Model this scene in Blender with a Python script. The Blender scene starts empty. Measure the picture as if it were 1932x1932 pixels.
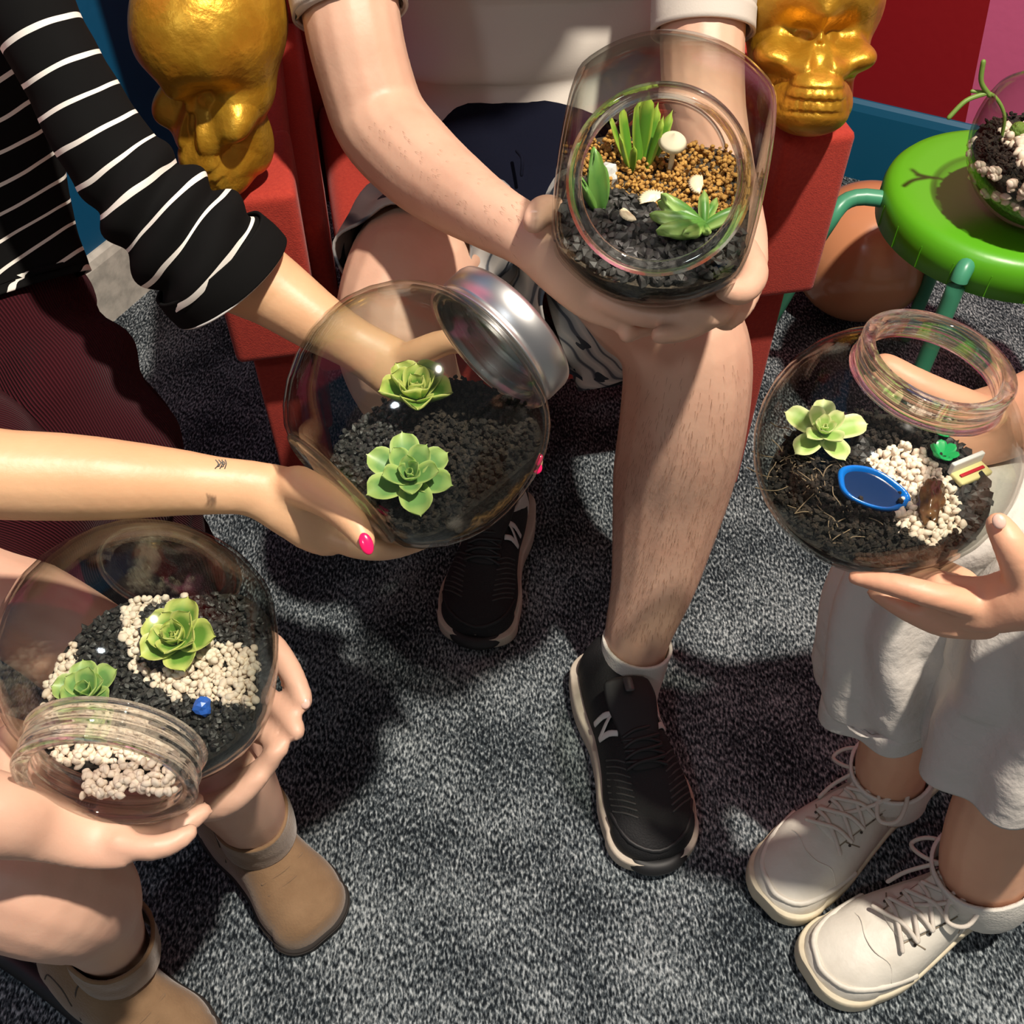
import bpy, bmesh, math, random
import numpy as np
from mathutils import Vector, Matrix, noise
random.seed(7)
PI = math.pi
S = bpy.context.scene
# ---------------------------------------------------------------- camera
CAMPOS = Vector((0, 0, 1.22)); PITCH = math.radians(50.0); FPX = 1932.0
cam_d = bpy.data.cameras.new('camera'); cam = bpy.data.objects.new('camera', cam_d)
S.collection.objects.link(cam); cam.location = CAMPOS
cam.rotation_euler = (PI/2 - PITCH, 0, 0)
cam_d.sensor_fit = 'HORIZONTAL'; cam_d.sensor_width = 36; cam_d.lens = 36*FPX/1932.0
cam_d.clip_start = 0.02
S.camera = cam
CF = Vector((0, math.cos(PITCH), -math.sin(PITCH))); CU = Vector((0, math.sin(PITCH), math.cos(PITCH))); CR = Vector((1, 0, 0))
# ---------------------------------------------------------------- world, lamps, exposure
wd = bpy.data.worlds.new('room_light'); S.world = wd; wd.use_nodes = True
wd.node_tree.nodes['Background'].inputs[0].default_value = (0.95, 0.95, 0.97, 1)
wd.node_tree.nodes['Background'].inputs[1].default_value = 0.155
def lamp(name, typ, loc, energy, col, **kw):
    l = bpy.data.lights.new(name, typ); l.energy = energy; l.color = col
    o = bpy.data.objects.new(name, l); S.collection.objects.link(o); o.location = loc
    for k, v in kw.items(): setattr(l, k, v)
    return o
lamp('ceiling_spot', 'POINT', (0.66, 0.30, 2.85), 390, (1.0, 0.90, 0.78), shadow_soft_size=0.045)
lamp('cool_fill_light', 'POINT', (-0.9, -1.2, 2.8), 30, (0.85, 0.93, 1.0), shadow_soft_size=0.12)  # added fill without a fixture, lifts and cools the shadows on the carpet
S.view_settings.view_transform = 'Standard'; S.view_settings.look = 'None'
S.view_settings.gamma = 1; S.view_settings.exposure = 0.0; S.view_settings.use_curve_mapping = False
S.cycles.transparent_max_bounces = 40; S.cycles.max_bounces = 14; S.cycles.transmission_bounces = 12
# ---------------------------------------------------------------- helpers
def W(px, py, d):
    return CAMPOS + d*(CF + (px-966)/FPX*CR + (966-py)/FPX*CU)
def PX(p):
    q = p-CAMPOS; d = q.dot(CF)
    return 966+FPX*q.dot(CR)/d, 966-FPX*q.dot(CU)/d, d
def CV(a, b, c): return (a*CR + b*CU + c*CF).normalized()
def floor_pt(px, py, z=0.0):
    v = (966-py)/FPX; d = (1.22-z)/(math.sin(PITCH)-v*math.cos(PITCH)); return W(px, py, d)
def mesh_obj(name, verts, faces, mat=None, parent=None, smooth=True, uvs=None, loc=None):
    me = bpy.data.meshes.new(name); me.from_pydata([tuple(v) for v in verts], [], faces); me.update()
    if uvs is not None:
        ul = me.uv_layers.new(name='UVMap'); li = np.empty(len(me.loops), dtype=np.int32); me.loops.foreach_get('vertex_index', li)
        a = np.array(uvs, dtype=np.float32)[li]; ul.data.foreach_set('uv', a.ravel())
    o = bpy.data.objects.new(name, me); S.collection.objects.link(o)
    if mat: me.materials.append(mat)
    if smooth: me.polygons.foreach_set('use_smooth', [True]*len(me.polygons))
    if parent: par(o, parent)
    return o
def par(o, p):
    o.parent = p; o.matrix_parent_inverse = p.matrix_basis.inverted()
def bm_obj(name, bm, mat=None, parent=None, smooth=False):
    me = bpy.data.meshes.new(name); bm.to_mesh(me); bm.free()
    o = bpy.data.objects.new(name, me); S.collection.objects.link(o)
    if mat: me.materials.append(mat)
    if smooth: me.polygons.foreach_set('use_smooth', [True]*len(me.polygons))
    if parent: par(o, parent)
    return o
def tag(o, label, cat, group=None, kind=None):
    if label: o['label'] = label
    if cat: o['category'] = cat
    if group: o['group'] = group
    if kind: o['kind'] = kind
    return o
def thing(name, label, cat, loc=(0, 0, 0), group=None):
    o = bpy.data.objects.new(name, None); S.collection.objects.link(o); o.location = loc; o.empty_display_size = .02
    return tag(o, label, cat, group)
# ---------------------------------------------------------------- materials
MATS = {}
def mat(name, col, rough=.6, metal=0, bump=None, var=None, sss=0, spec=.5, coat=0, sheen=0):
    if name in MATS: return MATS[name]
    m = bpy.data.materials.new(name); m.use_nodes = True; MATS[name] = m
    nt = m.node_tree; b = nt.nodes['Principled BSDF']
    b.inputs['Base Color'].default_value = (*col, 1); b.inputs['Roughness'].default_value = rough; b.inputs['Metallic'].default_value = metal
    b.inputs['Specular IOR Level'].default_value = spec; b.inputs['Coat Weight'].default_value = coat
    b.inputs['Sheen Weight'].default_value = sheen
    if sss:
        b.inputs['Subsurface Weight'].default_value = sss; b.inputs['Subsurface Radius'].default_value = (1, .35, .2); b.inputs['Subsurface Scale'].default_value = .012
    tc = nt.nodes.new('ShaderNodeTexCoord')
    if var:   # (scale, other colour, detail, contrast lo, hi)
        n = nt.nodes.new('ShaderNodeTexNoise'); n.inputs['Scale'].default_value = var[0]; n.inputs['Detail'].default_value = var[2] if len(var) > 2 else 4
        r = nt.nodes.new('ShaderNodeValToRGB'); r.color_ramp.elements[0].color = (*col, 1); r.color_ramp.elements[1].color = (*var[1], 1)
        r.color_ramp.elements[0].position = var[3] if len(var) > 3 else .35; r.color_ramp.elements[1].position = var[4] if len(var) > 4 else .65
        nt.links.new(tc.outputs['Object'], n.inputs['Vector']); nt.links.new(n.outputs['Fac'], r.inputs['Fac']); nt.links.new(r.outputs['Color'], b.inputs['Base Color'])
    if bump:  # (scale, strength, distance)
        n = nt.nodes.new('ShaderNodeTexNoise'); n.inputs['Scale'].default_value = bump[0]; n.inputs['Detail'].default_value = 6
        bp = nt.nodes.new('ShaderNodeBump'); bp.inputs['Strength'].default_value = bump[1]; bp.inputs['Distance'].default_value = bump[2]
        nt.links.new(tc.outputs['Object'], n.inputs['Vector']); nt.links.new(n.outputs['Fac'], bp.inputs['Height']); nt.links.new(bp.outputs['Normal'], b.inputs['Normal'])
    return m
def nodes(m): return m.node_tree, m.node_tree.nodes, m.node_tree.links
def thin_glass(name, tint=(.97, .985, .97), k=1.0, edge=(.28, .30, .25), ripple=.15):
    m = bpy.data.materials.new(name); m.use_nodes = True; nt, N, L = nodes(m); N.clear()
    out = N.new('ShaderNodeOutputMaterial'); mx = N.new('ShaderNodeMixShader'); tr = N.new('ShaderNodeBsdfTransparent'); gl = N.new('ShaderNodeBsdfGlossy')
    gl.inputs['Roughness'].default_value = .06; gl.inputs['Color'].default_value = (1, 1, 1, 1)
    l2 = N.new('ShaderNodeLayerWeight'); l2.inputs['Blend'].default_value = .5; pw = N.new('ShaderNodeMath'); pw.operation = 'POWER'; pw.inputs[1].default_value = 5; L.new(l2.outputs['Facing'], pw.inputs[0]); fr = N.new('ShaderNodeMath'); fr.operation = 'MULTIPLY_ADD'; fr.inputs[1].default_value = .7; fr.inputs[2].default_value = .018; L.new(pw.outputs[0], fr.inputs[0])
    lw = N.new('ShaderNodeLayerWeight'); lw.inputs['Blend'].default_value = .13
    cm = N.new('ShaderNodeMix'); cm.data_type = 'RGBA'; cm.inputs['A'].default_value = (*tint, 1); cm.inputs['B'].default_value = (*edge, 1)
    L.new(lw.outputs['Facing'], cm.inputs['Factor']); L.new(cm.outputs['Result'], tr.inputs['Color'])
    no = N.new('ShaderNodeTexNoise'); no.inputs['Scale'].default_value = 14; no.inputs['Detail'].default_value = 2
    tc = N.new('ShaderNodeTexCoord'); bp = N.new('ShaderNodeBump'); bp.inputs['Strength'].default_value = ripple; bp.inputs['Distance'].default_value = .01
    L.new(tc.outputs['Object'], no.inputs['Vector']); L.new(no.outputs['Fac'], bp.inputs['Height']); L.new(bp.outputs['Normal'], gl.inputs['Normal'])
    mu = N.new('ShaderNodeMath'); mu.operation = 'MULTIPLY'; mu.inputs[1].default_value = k
    L.new(fr.outputs[0], mu.inputs[0]); L.new(mu.outputs[0], mx.inputs[0]); L.new(tr.outputs[0], mx.inputs[1]); L.new(gl.outputs[0], mx.inputs[2]); L.new(mx.outputs[0], out.inputs[0])
    return m
GLASS = thin_glass('clear_glass')
NECKGLASS = bpy.data.materials.new('thick_glass'); NECKGLASS.use_nodes = True
def _ng():
    nt, N, L = nodes(NECKGLASS); N.clear(); out = N.new('ShaderNodeOutputMaterial')
    g = N.new('ShaderNodeBsdfGlass'); g.inputs['Roughness'].default_value = .02; g.inputs['IOR'].default_value = 1.45; g.inputs['Color'].default_value = (1, 1, .99, 1)
    t = N.new('ShaderNodeBsdfTransparent'); t.inputs['Color'].default_value = (.97, .98, .96, 1); mx = N.new('ShaderNodeMixShader'); mx.inputs[0].default_value = .35
    L.new(g.outputs[0], mx.inputs[1]); L.new(t.outputs[0], mx.inputs[2]); L.new(mx.outputs[0], out.inputs[0])
_ng()
SKIN_M = mat('skin_fair_pink', (.66, .41, .29), .5, bump=(180, .12, .002), var=(22, (.60, .34, .235), 5, .4, .8), sss=.12)
SKIN_W = mat('skin_warm_tan', (.72, .43, .24), .45, bump=(220, .1, .002), var=(18, (.66, .37, .20), 4, .4, .8), sss=.12)
SKIN_P = mat('skin_pale_rosy', (.68, .42, .30), .5, bump=(200, .1, .002), var=(14, (.62, .34, .24), 4, .4, .8), sss=.12)
SKIN_R = mat('skin_light_orange', (.74, .40, .25), .5, bump=(200, .1, .002), var=(16, (.66, .33, .21), 4, .4, .8), sss=.12)
GOLD = mat('gold_paint', (.44, .215, .014), .38, .6, bump=(60, .32, .007), var=(30, (.60, .34, .03), 6, .4, .7))
REDF = mat('red_woven_fabric', (.34, .020, .009), .85, bump=(600, .4, .002), var=(250, (.42, .032, .014), 5, .3, .7), sheen=.1)
NAIL = mat('pink_nail_polish', (.85, .01, .12), .2, coat=.5)
WHITE_SHIRT = mat('white_polo_knit', (.53, .49, .43), .85, bump=(500, .2, .001))
NAVY = mat('navy_cotton', (.005, .006, .014), .9, spec=.08, bump=(300, .3, .002))
TROUS = mat('white_linen', (.60, .56, .51), .8, bump=(60, .5, .006))
BLACKMESH = mat('black_knit_mesh', (.008, .008, .009), .75, bump=(500, .5, .002))
SUEDE = mat('brown_suede', (.20, .115, .055), .9, bump=(350, .4, .002), var=(25, (.27, .165, .085), 6, .35, .7), sheen=.3)
BOOTSOLE = mat('dark_boot_sole', (.02, .015, .012), .7)
LEATHER = mat('white_leather', (.74, .70, .61), .5, bump=(70, .35, .003), var=(20, (.60, .55, .46), 6, .5, .85))
RUBBER = mat('cream_rubber', (.72, .64, .47), .6, var=(60, (.62, .52, .36), 4, .5, .8))
LACE = mat('offwhite_lace', (.66, .60, .52), .85, bump=(900, .4, .001))
SOCK = mat('white_ribbed_sock', (.72, .69, .62), .9, bump=(350, .5, .002))
SEAM = mat('dark_stitch', (.06, .045, .035), .8); SEAMW = mat('grime_seam', (.26, .21, .15), .8)
SOLEW = mat('sneaker_sole_foam', (.60, .52, .42), .7, var=(40, (.45, .36, .27), 6, .5, .8))
BLACK = mat('black_rubber', (.012, .012, .013), .55)
WHITEMARK = mat('white_print', (.75, .74, .7), .6)
STEEL = mat('brushed_steel', (.62, .61, .60), .36, 1)
# ---------------------------------------------------------------- tubes
def cr(p0, p1, p2, p3, t):
    return .5*((2*p1)+(-p0+p2)*t+(2*p0-5*p1+4*p2-p3)*t*t+(-p0+3*p1-3*p2+p3)*t**3)
def tube(nodes_, sub=5, seg=18, cap0=True, cap1=True, sink=None, dispf=None):
    """nodes_: (pos Vector, ra, rb, refdir) -> verts, faces, uvs ; rb is the radius along refdir"""
    n = len(nodes_); P = [np.array(x[0]) for x in nodes_]; A = [x[1] for x in nodes_]; B = [x[2] for x in nodes_]; Rf = [np.array(x[3]) for x in nodes_]
    pts = []
    for i in range(n-1):
        i0 = max(i-1, 0); i3 = min(i+2, n-1)
        for k in range(sub):
            t = k/sub
            pts.append((cr(P[i0], P[i], P[i+1], P[i3], t), cr(A[i0], A[i], A[i+1], A[i3], t), cr(B[i0], B[i], B[i+1], B[i3], t), Rf[i]*(1-t)+Rf[i+1]*t))
    pts.append((P[-1], A[-1], B[-1], Rf[-1]))
    verts = []; uvs = []; faces = []; rings = []
    def frame(T, R):
        T = Vector(T).normalized(); R = Vector(R); R = (R-T*R.dot(T))
        if R.length < 1e-5: R = T.orthogonal()
        R.normalize(); return T, R, T.cross(R)
    def ring(c, a, b, R, Sd, v):
        base = len(verts)
        for j in range(seg):
            th = 2*PI*j/seg
            verts.append(Vector(c)+Sd*(a*math.cos(th))+R*(b*math.sin(th))); uvs.append((j/seg, v))
        rings.append(base)
    L = 0
    for i, (c, a, b, R) in enumerate(pts):
        Tn = (pts[min(i+1, len(pts)-1)][0]-pts[max(i-1, 0)][0])
        T, Rr, Sd = frame(Tn, R)
        if i > 0: L += float(np.linalg.norm(c-pts[i-1][0]))
        if i == 0 and cap0:
            for q in (80, 60, 35): ring(Vector(c)-T*(min(a, b)*math.sin(math.radians(q))), a*math.cos(math.radians(q)), b*math.cos(math.radians(q)), Rr, Sd, L)
        ring(c, a, b, Rr, Sd, L)
        if i == len(pts)-1 and cap1:
            for q in (35, 60, 80): ring(Vector(c)+T*(min(a, b)*math.sin(math.radians(q))), a*math.cos(math.radians(q)), b*math.cos(math.radians(q)), Rr, Sd, L)
    for r0, r1 in zip(rings[:-1], rings[1:]):
        for j in range(seg):
            faces.append((r0+j, r0+(j+1) % seg, r1+(j+1) % seg, r1+j))
    if cap0: faces.append(tuple(rings[0]+j for j in range(seg))[::-1])
    if cap1: faces.append(tuple(rings[-1]+j for j in range(seg)))
    if dispf: verts = [dispf(v, u) for v, u in zip(verts, uvs)]
    return verts, faces, uvs
def pxn(lst, ref=None):
    """image-space nodes (px,py,d,halfwidth_px[,depth ratio]) -> tube nodes"""
    out = []
    for q in lst:
        px, py, d, w = q[:4]; k = q[4] if len(q) > 4 else 1.0; p = W(px, py, d); r = w*d/FPX
        out.append((p, r, r*k, tuple(ref) if ref else tuple((p-CAMPOS).normalized())))
    return out
def wn(lst, ref=(0, 0, 1)):
    return [(Vector(q[:3]), q[3], q[4] if len(q) > 4 else q[3], ref) for q in lst]
def join(parts):
    V = []; F = []; U = []
    for v, f, u in parts:
        b = len(V); V += v; U += u; F += [tuple(i+b for i in t) for t in f]
    return V, F, U
def organic(name, parts, material, parent, voxel=.004, smooth=5, disp=None):
    V, F, U = join(parts)
    o = mesh_obj(name, V, F, material)
    m = o.modifiers.new('r', 'REMESH'); m.mode = 'VOXEL'; m.voxel_size = voxel; m.use_smooth_shade = True
    s = o.modifiers.new('s', 'SMOOTH'); s.factor = .5; s.iterations = smooth
    dg = bpy.context.evaluated_depsgraph_get(); me = bpy.data.meshes.new_from_object(o.evaluated_get(dg))
    o.modifiers.clear(); old = o.data; o.data = me; bpy.data.meshes.remove(old); me.name = name
    if not me.materials: me.materials.append(material)
    me.polygons.foreach_set('use_smooth', [True]*len(me.polygons))
    if disp:
        n = len(me.vertices); co = np.empty(n*3); me.vertices.foreach_get('co', co); co = co.reshape(-1, 3); disp(co, me); me.vertices.foreach_set('co', co.ravel()); me.update()
    par(o, parent); return o
def cloth(name, nodes_, material, parent, sub=8, seg=48, amp=.004, freq=18, cap0=False, cap1=False, thick=.002, seed=0, foldf=None, shear=0):
    off = Vector((seed*3.1, seed*1.7, 0))
    V, F, U = tube(nodes_, sub, seg, cap0, cap1)
    if shear: U = [(u, v+shear*math.cos(2*PI*u)) for u, v in U]
    me_ = mesh_obj(name, V, F, material, None, True, U)
    me = me_.data; nrm = [v.normal.copy() for v in me.vertices]
    for v, nn, u in zip(me.vertices, nrm, U):
        a = noise.noise(v.co*freq+off)*amp + noise.noise(v.co*freq*2.3+off)*amp*.4
        if foldf: a += foldf(v.co, u)
        v.co += nn*a
    if thick:
        m = me_.modifiers.new('t', 'SOLIDIFY'); m.thickness = thick; m.offset = -1
    par(me_, parent); return me_
def boxv(x0, x1, y0, y1, z0, z1):
    return [(x0, y0, z0), (x1, y0, z0), (x1, y1, z0), (x0, y1, z0), (x0, y0, z1), (x1, y0, z1), (x1, y1, z1), (x0, y1, z1)]
BF = [(0, 3, 2, 1), (4, 5, 6, 7), (0, 1, 5, 4), (1, 2, 6, 5), (2, 3, 7, 6), (3, 0, 4, 7)]
def rbox(name, x0, x1, y0, y1, z0, z1, M, material, parent=None, bev=.01, puff=0):
    bm = bmesh.new(); vs = [bm.verts.new(v) for v in boxv(x0, x1, y0, y1, z0, z1)]
    for f in BF: bm.faces.new([vs[i] for i in f])
    bmesh.ops.bevel(bm, geom=bm.edges[:], offset=bev, segments=4, profile=.6, affect='EDGES')
    bm.transform(M); return bm_obj(name, bm, material, parent, True)
def crv(name, pts, r, material, parent=None, seg=8, sub=6):
    V, F, U = tube([(Vector(p), r, r, (0.1, .2, 1)) for p in pts], sub, seg)
    return mesh_obj(name, V, F, material, parent, True, U)
# ================================================================ SETTING
def carpet():
    m = bpy.data.materials.new('loop_carpet'); m.use_nodes = True; nt, N, L = nodes(m); b = N['Principled BSDF']; b.inputs['Roughness'].default_value = .95; b.inputs['Specular IOR Level'].default_value = .15
    tc = N.new('ShaderNodeTexCoord'); mp = N.new('ShaderNodeMapping'); mp.inputs['Rotation'].default_value = (0, 0, .35); mp.inputs['Scale'].default_value = (1, .45, 1)
    L.new(tc.outputs['Object'], mp.inputs['Vector'])
    v = N.new('ShaderNodeTexVoronoi'); v.inputs['Scale'].default_value = 430; v.feature = 'F1'; L.new(mp.outputs[0], v.inputs['Vector'])
    n1 = N.new('ShaderNodeTexNoise'); n1.inputs['Scale'].default_value = 330; n1.inputs['Detail'].default_value = 3; L.new(mp.outputs[0], n1.inputs['Vector'])
    n2 = N.new('ShaderNodeTexNoise'); n2.inputs['Scale'].default_value = 9; n2.inputs['Detail'].default_value = 5; L.new(tc.outputs['Object'], n2.inputs['Vector'])
    ad = N.new('ShaderNodeMath'); ad.operation = 'MULTIPLY_ADD'; ad.inputs[1].default_value = .35; L.new(n2.outputs['Fac'], ad.inputs[0]); L.new(n1.outputs['Fac'], ad.inputs[2])
    r = N.new('ShaderNodeValToRGB'); e = r.color_ramp.elements; e[0].position = .56; e[0].color = (.012, .017, .022, 1); e[1].position = .86; e[1].color = (.50, .55, .565, 1)
    k = r.color_ramp.elements.new(.68); k.color = (.095, .115, .128, 1)
    L.new(ad.outputs[0], r.inputs['Fac'])
    mx = N.new('ShaderNodeMix'); mx.data_type = 'RGBA'; mx.blend_type = 'MULTIPLY'; mx.inputs['Factor'].default_value = .6
    vr = N.new('ShaderNodeMapRange'); vr.inputs[1].default_value = .1; vr.inputs[2].default_value = .8; vr.inputs[3].default_value = 1.25; vr.inputs[4].default_value = .25
    L.new(v.outputs['Distance'], vr.inputs[0]); L.new(r.outputs['Color'], mx.inputs['A']); L.new(vr.outputs[0], mx.inputs['B']); L.new(mx.outputs['Result'], b.inputs['Base Color'])
    bp = N.new('ShaderNodeBump'); bp.inputs['Strength'].default_value = .8; bp.inputs['Distance'].default_value = .004
    L.new(ad.outputs[0], bp.inputs['Height']); L.new(bp.outputs['Normal'], b.inputs['Normal'])
    return m
fl = mesh_obj('floor', [(-3, -2, 0), (3, -2, 0), (3, 4, 0), (-3, 4, 0)], [(0, 1, 2, 3)], carpet(), None, False); fl['kind'] = 'structure'
# left wall and back wall meet in a corner behind the armchair; the room is turned against the camera
LW0 = Vector((-.72, 1.55, 0)); LD = Vector((.45, .89, 0)).normalized(); BWD = Vector((.89, -.45, 0)).normalized()
CORN = Vector((-.253, 2.47, 0))
def wallmat(name, base, patches):
    """patches: (colour, axis 'along' lo hi, z lo hi) in metres, painted colour areas of the mural"""
    m = bpy.data.materials.new(name); m.use_nodes = True; nt, N, L = nodes(m); b = N['Principled BSDF']; b.inputs['Roughness'].default_value = .55
    tc = N.new('ShaderNodeTexCoord'); sx = N.new('ShaderNodeSeparateXYZ'); L.new(tc.outputs['UV'], sx.inputs[0])
    cur = N.new('ShaderNodeRGB'); cur.outputs[0].default_value = (*base, 1); cur = cur.outputs[0]
    for col, lo, hi, slope in patches:
        ma = N.new('ShaderNodeMath'); ma.operation = 'MULTIPLY_ADD'; ma.inputs[1].default_value = slope; L.new(sx.outputs[1], ma.inputs[0]); L.new(sx.outputs[0], ma.inputs[2])
        a = N.new('ShaderNodeMath'); a.operation = 'GREATER_THAN'; a.inputs[1].default_value = lo; L.new(ma.outputs[0], a.inputs[0])
        c = N.new('ShaderNodeMath'); c.operation = 'LESS_THAN'; c.inputs[1].default_value = hi; L.new(ma.outputs[0], c.inputs[0])
        mu = N.new('ShaderNodeMath'); mu.operation = 'MULTIPLY'; L.new(a.outputs[0], mu.inputs[0]); L.new(c.outputs[0], mu.inputs[1])
        mx = N.new('ShaderNodeMix'); mx.data_type = 'RGBA'; L.new(mu.outputs[0], mx.inputs['Factor']); L.new(cur, mx.inputs['A']); mx.inputs['B'].default_value = (*col, 1); cur = mx.outputs['Result']
    L.new(cur, b.inputs['Base Color'])
    n = N.new('ShaderNodeTexNoise'); n.inputs['Scale'].default_value = 60; bp = N.new('ShaderNodeBump'); bp.inputs['Strength'].default_value = .15; bp.inputs['Distance'].default_value = .003
    L.new(tc.outputs['Object'], n.inputs['Vector']); L.new(n.outputs['Fac'], bp.inputs['Height']); L.new(bp.outputs['Normal'], b.inputs['Normal'])
    return m
def wall(name, a, b, h, th, nrm, material):
    o = nrm*th; V = [a, b, b+Vector((0, 0, h)), a+Vector((0, 0, h))]; V += [v+o for v in V]; Ln = (b-a).length
    U = [(0, 0), (Ln, 0), (Ln, h), (0, h)]*2
    w = mesh_obj(name, V, [(0, 1, 2, 3), (7, 6, 5, 4), (0, 4, 5, 1), (3, 2, 6, 7), (0, 3, 7, 4), (1, 5, 6, 2)], material, None, False, U); w['kind'] = 'structure'; return w
PINK = (.55, .10, .22)
wall('wall_left', CORN, CORN-LD*3.2, 2.7, .1, -BWD, wallmat('teal_blue_wall_paint', (0.0, .075, .17), [(PINK, 1.20, 1.75, -.25)]))
wall('wall_back', CORN, CORN+BWD*3.2, 2.7, .1, LD, wallmat('red_wall_paint', (.24, .0, .004), [(PINK, 1.31, 1.9, .14)]))
def bboard(name, a, b, nrm, mt, h, lip=None):
    bm = bmesh.new(); prof = [(0, 0), (.016, 0), (.016, h-.02), (.012, h-.006), (.004, h), (0, h)]
    V0 = [bm.verts.new(a+nrm*p+Vector((0, 0, z))) for p, z in prof]; V1 = [bm.verts.new(b+nrm*p+Vector((0, 0, z))) for p, z in prof]
    for i in range(len(prof)): j = (i+1) % len(prof); bm.faces.new((V0[i], V0[j], V1[j], V1[i]))
    bm.faces.new(V0); bm.faces.new(V1[::-1]); bmesh.ops.recalc_face_normals(bm, faces=bm.faces)
    o = bm_obj(name, bm, mt); o['kind'] = 'structure'; return o
bboard('baseboard_left', CORN, CORN-LD*3.2, BWD, mat('worn_white_trim', (.55, .52, .45), .6, bump=(40, .4, .004), var=(35, (.33, .32, .28), 8, .45, .75)), .135)
bboard('baseboard_back', CORN+BWD*.02, CORN+BWD*3.2, -LD, mat('blue_painted_trim', (.0, .085, .17), .5), .165)
# ================================================================ ARMCHAIR
CH = Matrix.Translation((.035, 1.02, 0)) @ Matrix.Rotation(math.radians(11), 4, 'Z')
chair = thing('armchair', 'red upholstered armchair with tall back and gold skulls on its arm fronts', 'armchair', CH.to_translation())
def cb(name, *a, **k): return rbox(name, *a[:6], CH @ a[6] if len(a) > 6 else CH, k.get('m', REDF), chair, k.get('bev', .012))
cb('seat_base', -.235, .235, .02, .56, .25, .36); cb('seat_cushion', -.24, .24, .0, .50, .355, .44, bev=.03)
cb('backrest', -.40, .36, .50, .62, .25, 1.38, bev=.04)
for sx in (-1, 1):
    a0, a1 = (.265, .350) if sx > 0 else (-.375, -.27)
    cb('arm_front', a0, a1, -.035, .10, .40, .62)
    cb('arm_rest', a0+.004, a1-.004, .08, .56, .47, .61)
    cb('side_panel', a0+.01, a1-.01, .04, .58, .20, .46)
    i0, i1 = (.245, .285) if sx > 0 else (-.285, -.245)
    cb('inner_pad', i0, i1, -.005, .5, .34, .56, bev=.018)
    for yy in (0, .5): cb('leg', a0+.015, a1-.02, yy, yy+.09, 0, .43, bev=.006)
# ================================================================ SKULLS
def ell_r(D, c, r):
    """distance along unit directions D from origin to far side of ellipsoid (0 if missed)"""
    c = np.array(c, float); r = np.array(r, float); d = D/r; o = -c/r
    A = (d*d).sum(1); B = 2*(d*o).sum(1); C = (o*o).sum()-1; q = B*B-4*A*C; t = np.where(q > 0, (-B+np.sqrt(np.maximum(q, 0)))/(2*A), 0); return np.maximum(t, 0)
def skull(label, loc, rz, s=1.0, tilt=0, zs=1.0):
    bm = bmesh.new(); bmesh.ops.create_icosphere(bm, subdivisions=7, radius=1); bm.verts.ensure_lookup_table()
    D = np.array([v.co[:] for v in bm.verts]); D /= np.linalg.norm(D, axis=1)[:, None]
    # local: face towards -Y, up Z, units metres; origin at skull centre
    E = [((0, .022, .034), (.070, .088, .068)), ((0, -.040, -.008), (.054, .046, .050)), ((0, -.040, -.064), (.041, .042, .032)), ((0, -.002, -.012), (.058, .058, .046)),
         ((.037, -.042, -.016), (.020, .030, .016)), ((-.037, -.042, -.016), (.020, .030, .016)), ((.032, -.018, -.056), (.014, .028, .036)), ((-.032, -.018, -.056), (.014, .028, .036)),
         ((0, -.066, -.052), (.027, .021, .022)), ((0, -.050, -.074), (.034, .034, .024))]
    R = np.stack([ell_r(D, c, r) for c, r in E], 1); k = 190.0
    rr = np.log(np.exp(k*R).sum(1))/k
    P = D*rr[:, None]
    def dent(c, sig, amt, only=None):
        d = (P-np.array(c))/np.array(sig); g = np.exp(-(d*d).sum(1)*.5); return g*amt
    f = np.zeros(len(P))
    for sx in (1, -1):
        f -= np.tanh(dent((sx*.0285, -.085, .004), (.0145, .035, .0150), 3.2))*.042
        f -= dent((sx*.066, -.030, .018), (.014, .020, .018), .006)
        f -= dent((sx*.038, -.052, -.046), (.010, .03, .013), .009)
        f += dent((sx*.028, -.085, .026), (.018, .014, .005), .007)
    f -= np.tanh(dent((0, -.09, -.022), (.0055, .03, .0085), 2.6))*.018
    f += dent((0, -.09, .000), (.005, .012, .010), .006)
    for z0 in (-.050, -.061, -.073): f -= np.exp(-((P[:, 2]-z0)/.0018)**2)*.0032*np.exp(-(P[:, 0]/.03)**4)*(P[:, 1] < -.04)
    tm = np.exp(-((P[:, 2]+.061)/.012)**4)*(P[:, 1] < -.045)*np.exp(-(P[:, 0]/.034)**6)
    f += tm*.0016*np.abs(np.sin(P[:, 0]*PI/.0085))
    P = D*(rr+f)[:, None]
    M = Matrix.Translation(loc) @ Matrix.Rotation(rz, 4, 'Z') @ Matrix.Rotation(tilt, 4, 'X') @ Matrix.Diagonal((s, s, s*zs, 1))
    for v, p in zip(bm.verts, P): v.co = M @ Vector(p)
    o = bm_obj('skull', bm, GOLD, None, True)
    return tag(o, label, 'skull')
def chl(x, y, z): return CH @ Vector((x, y, z))
skull('gold painted skull with a broad cranium, beside the striped sleeve', chl(-.328, .00, .738), math.radians(-24), .96, .28, 1.12)
skull('gold painted skull with grinning teeth, beside the red and blue wall', chl(.288, .01, .712), math.radians(-4), 1.10, -.42, .86)
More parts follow.
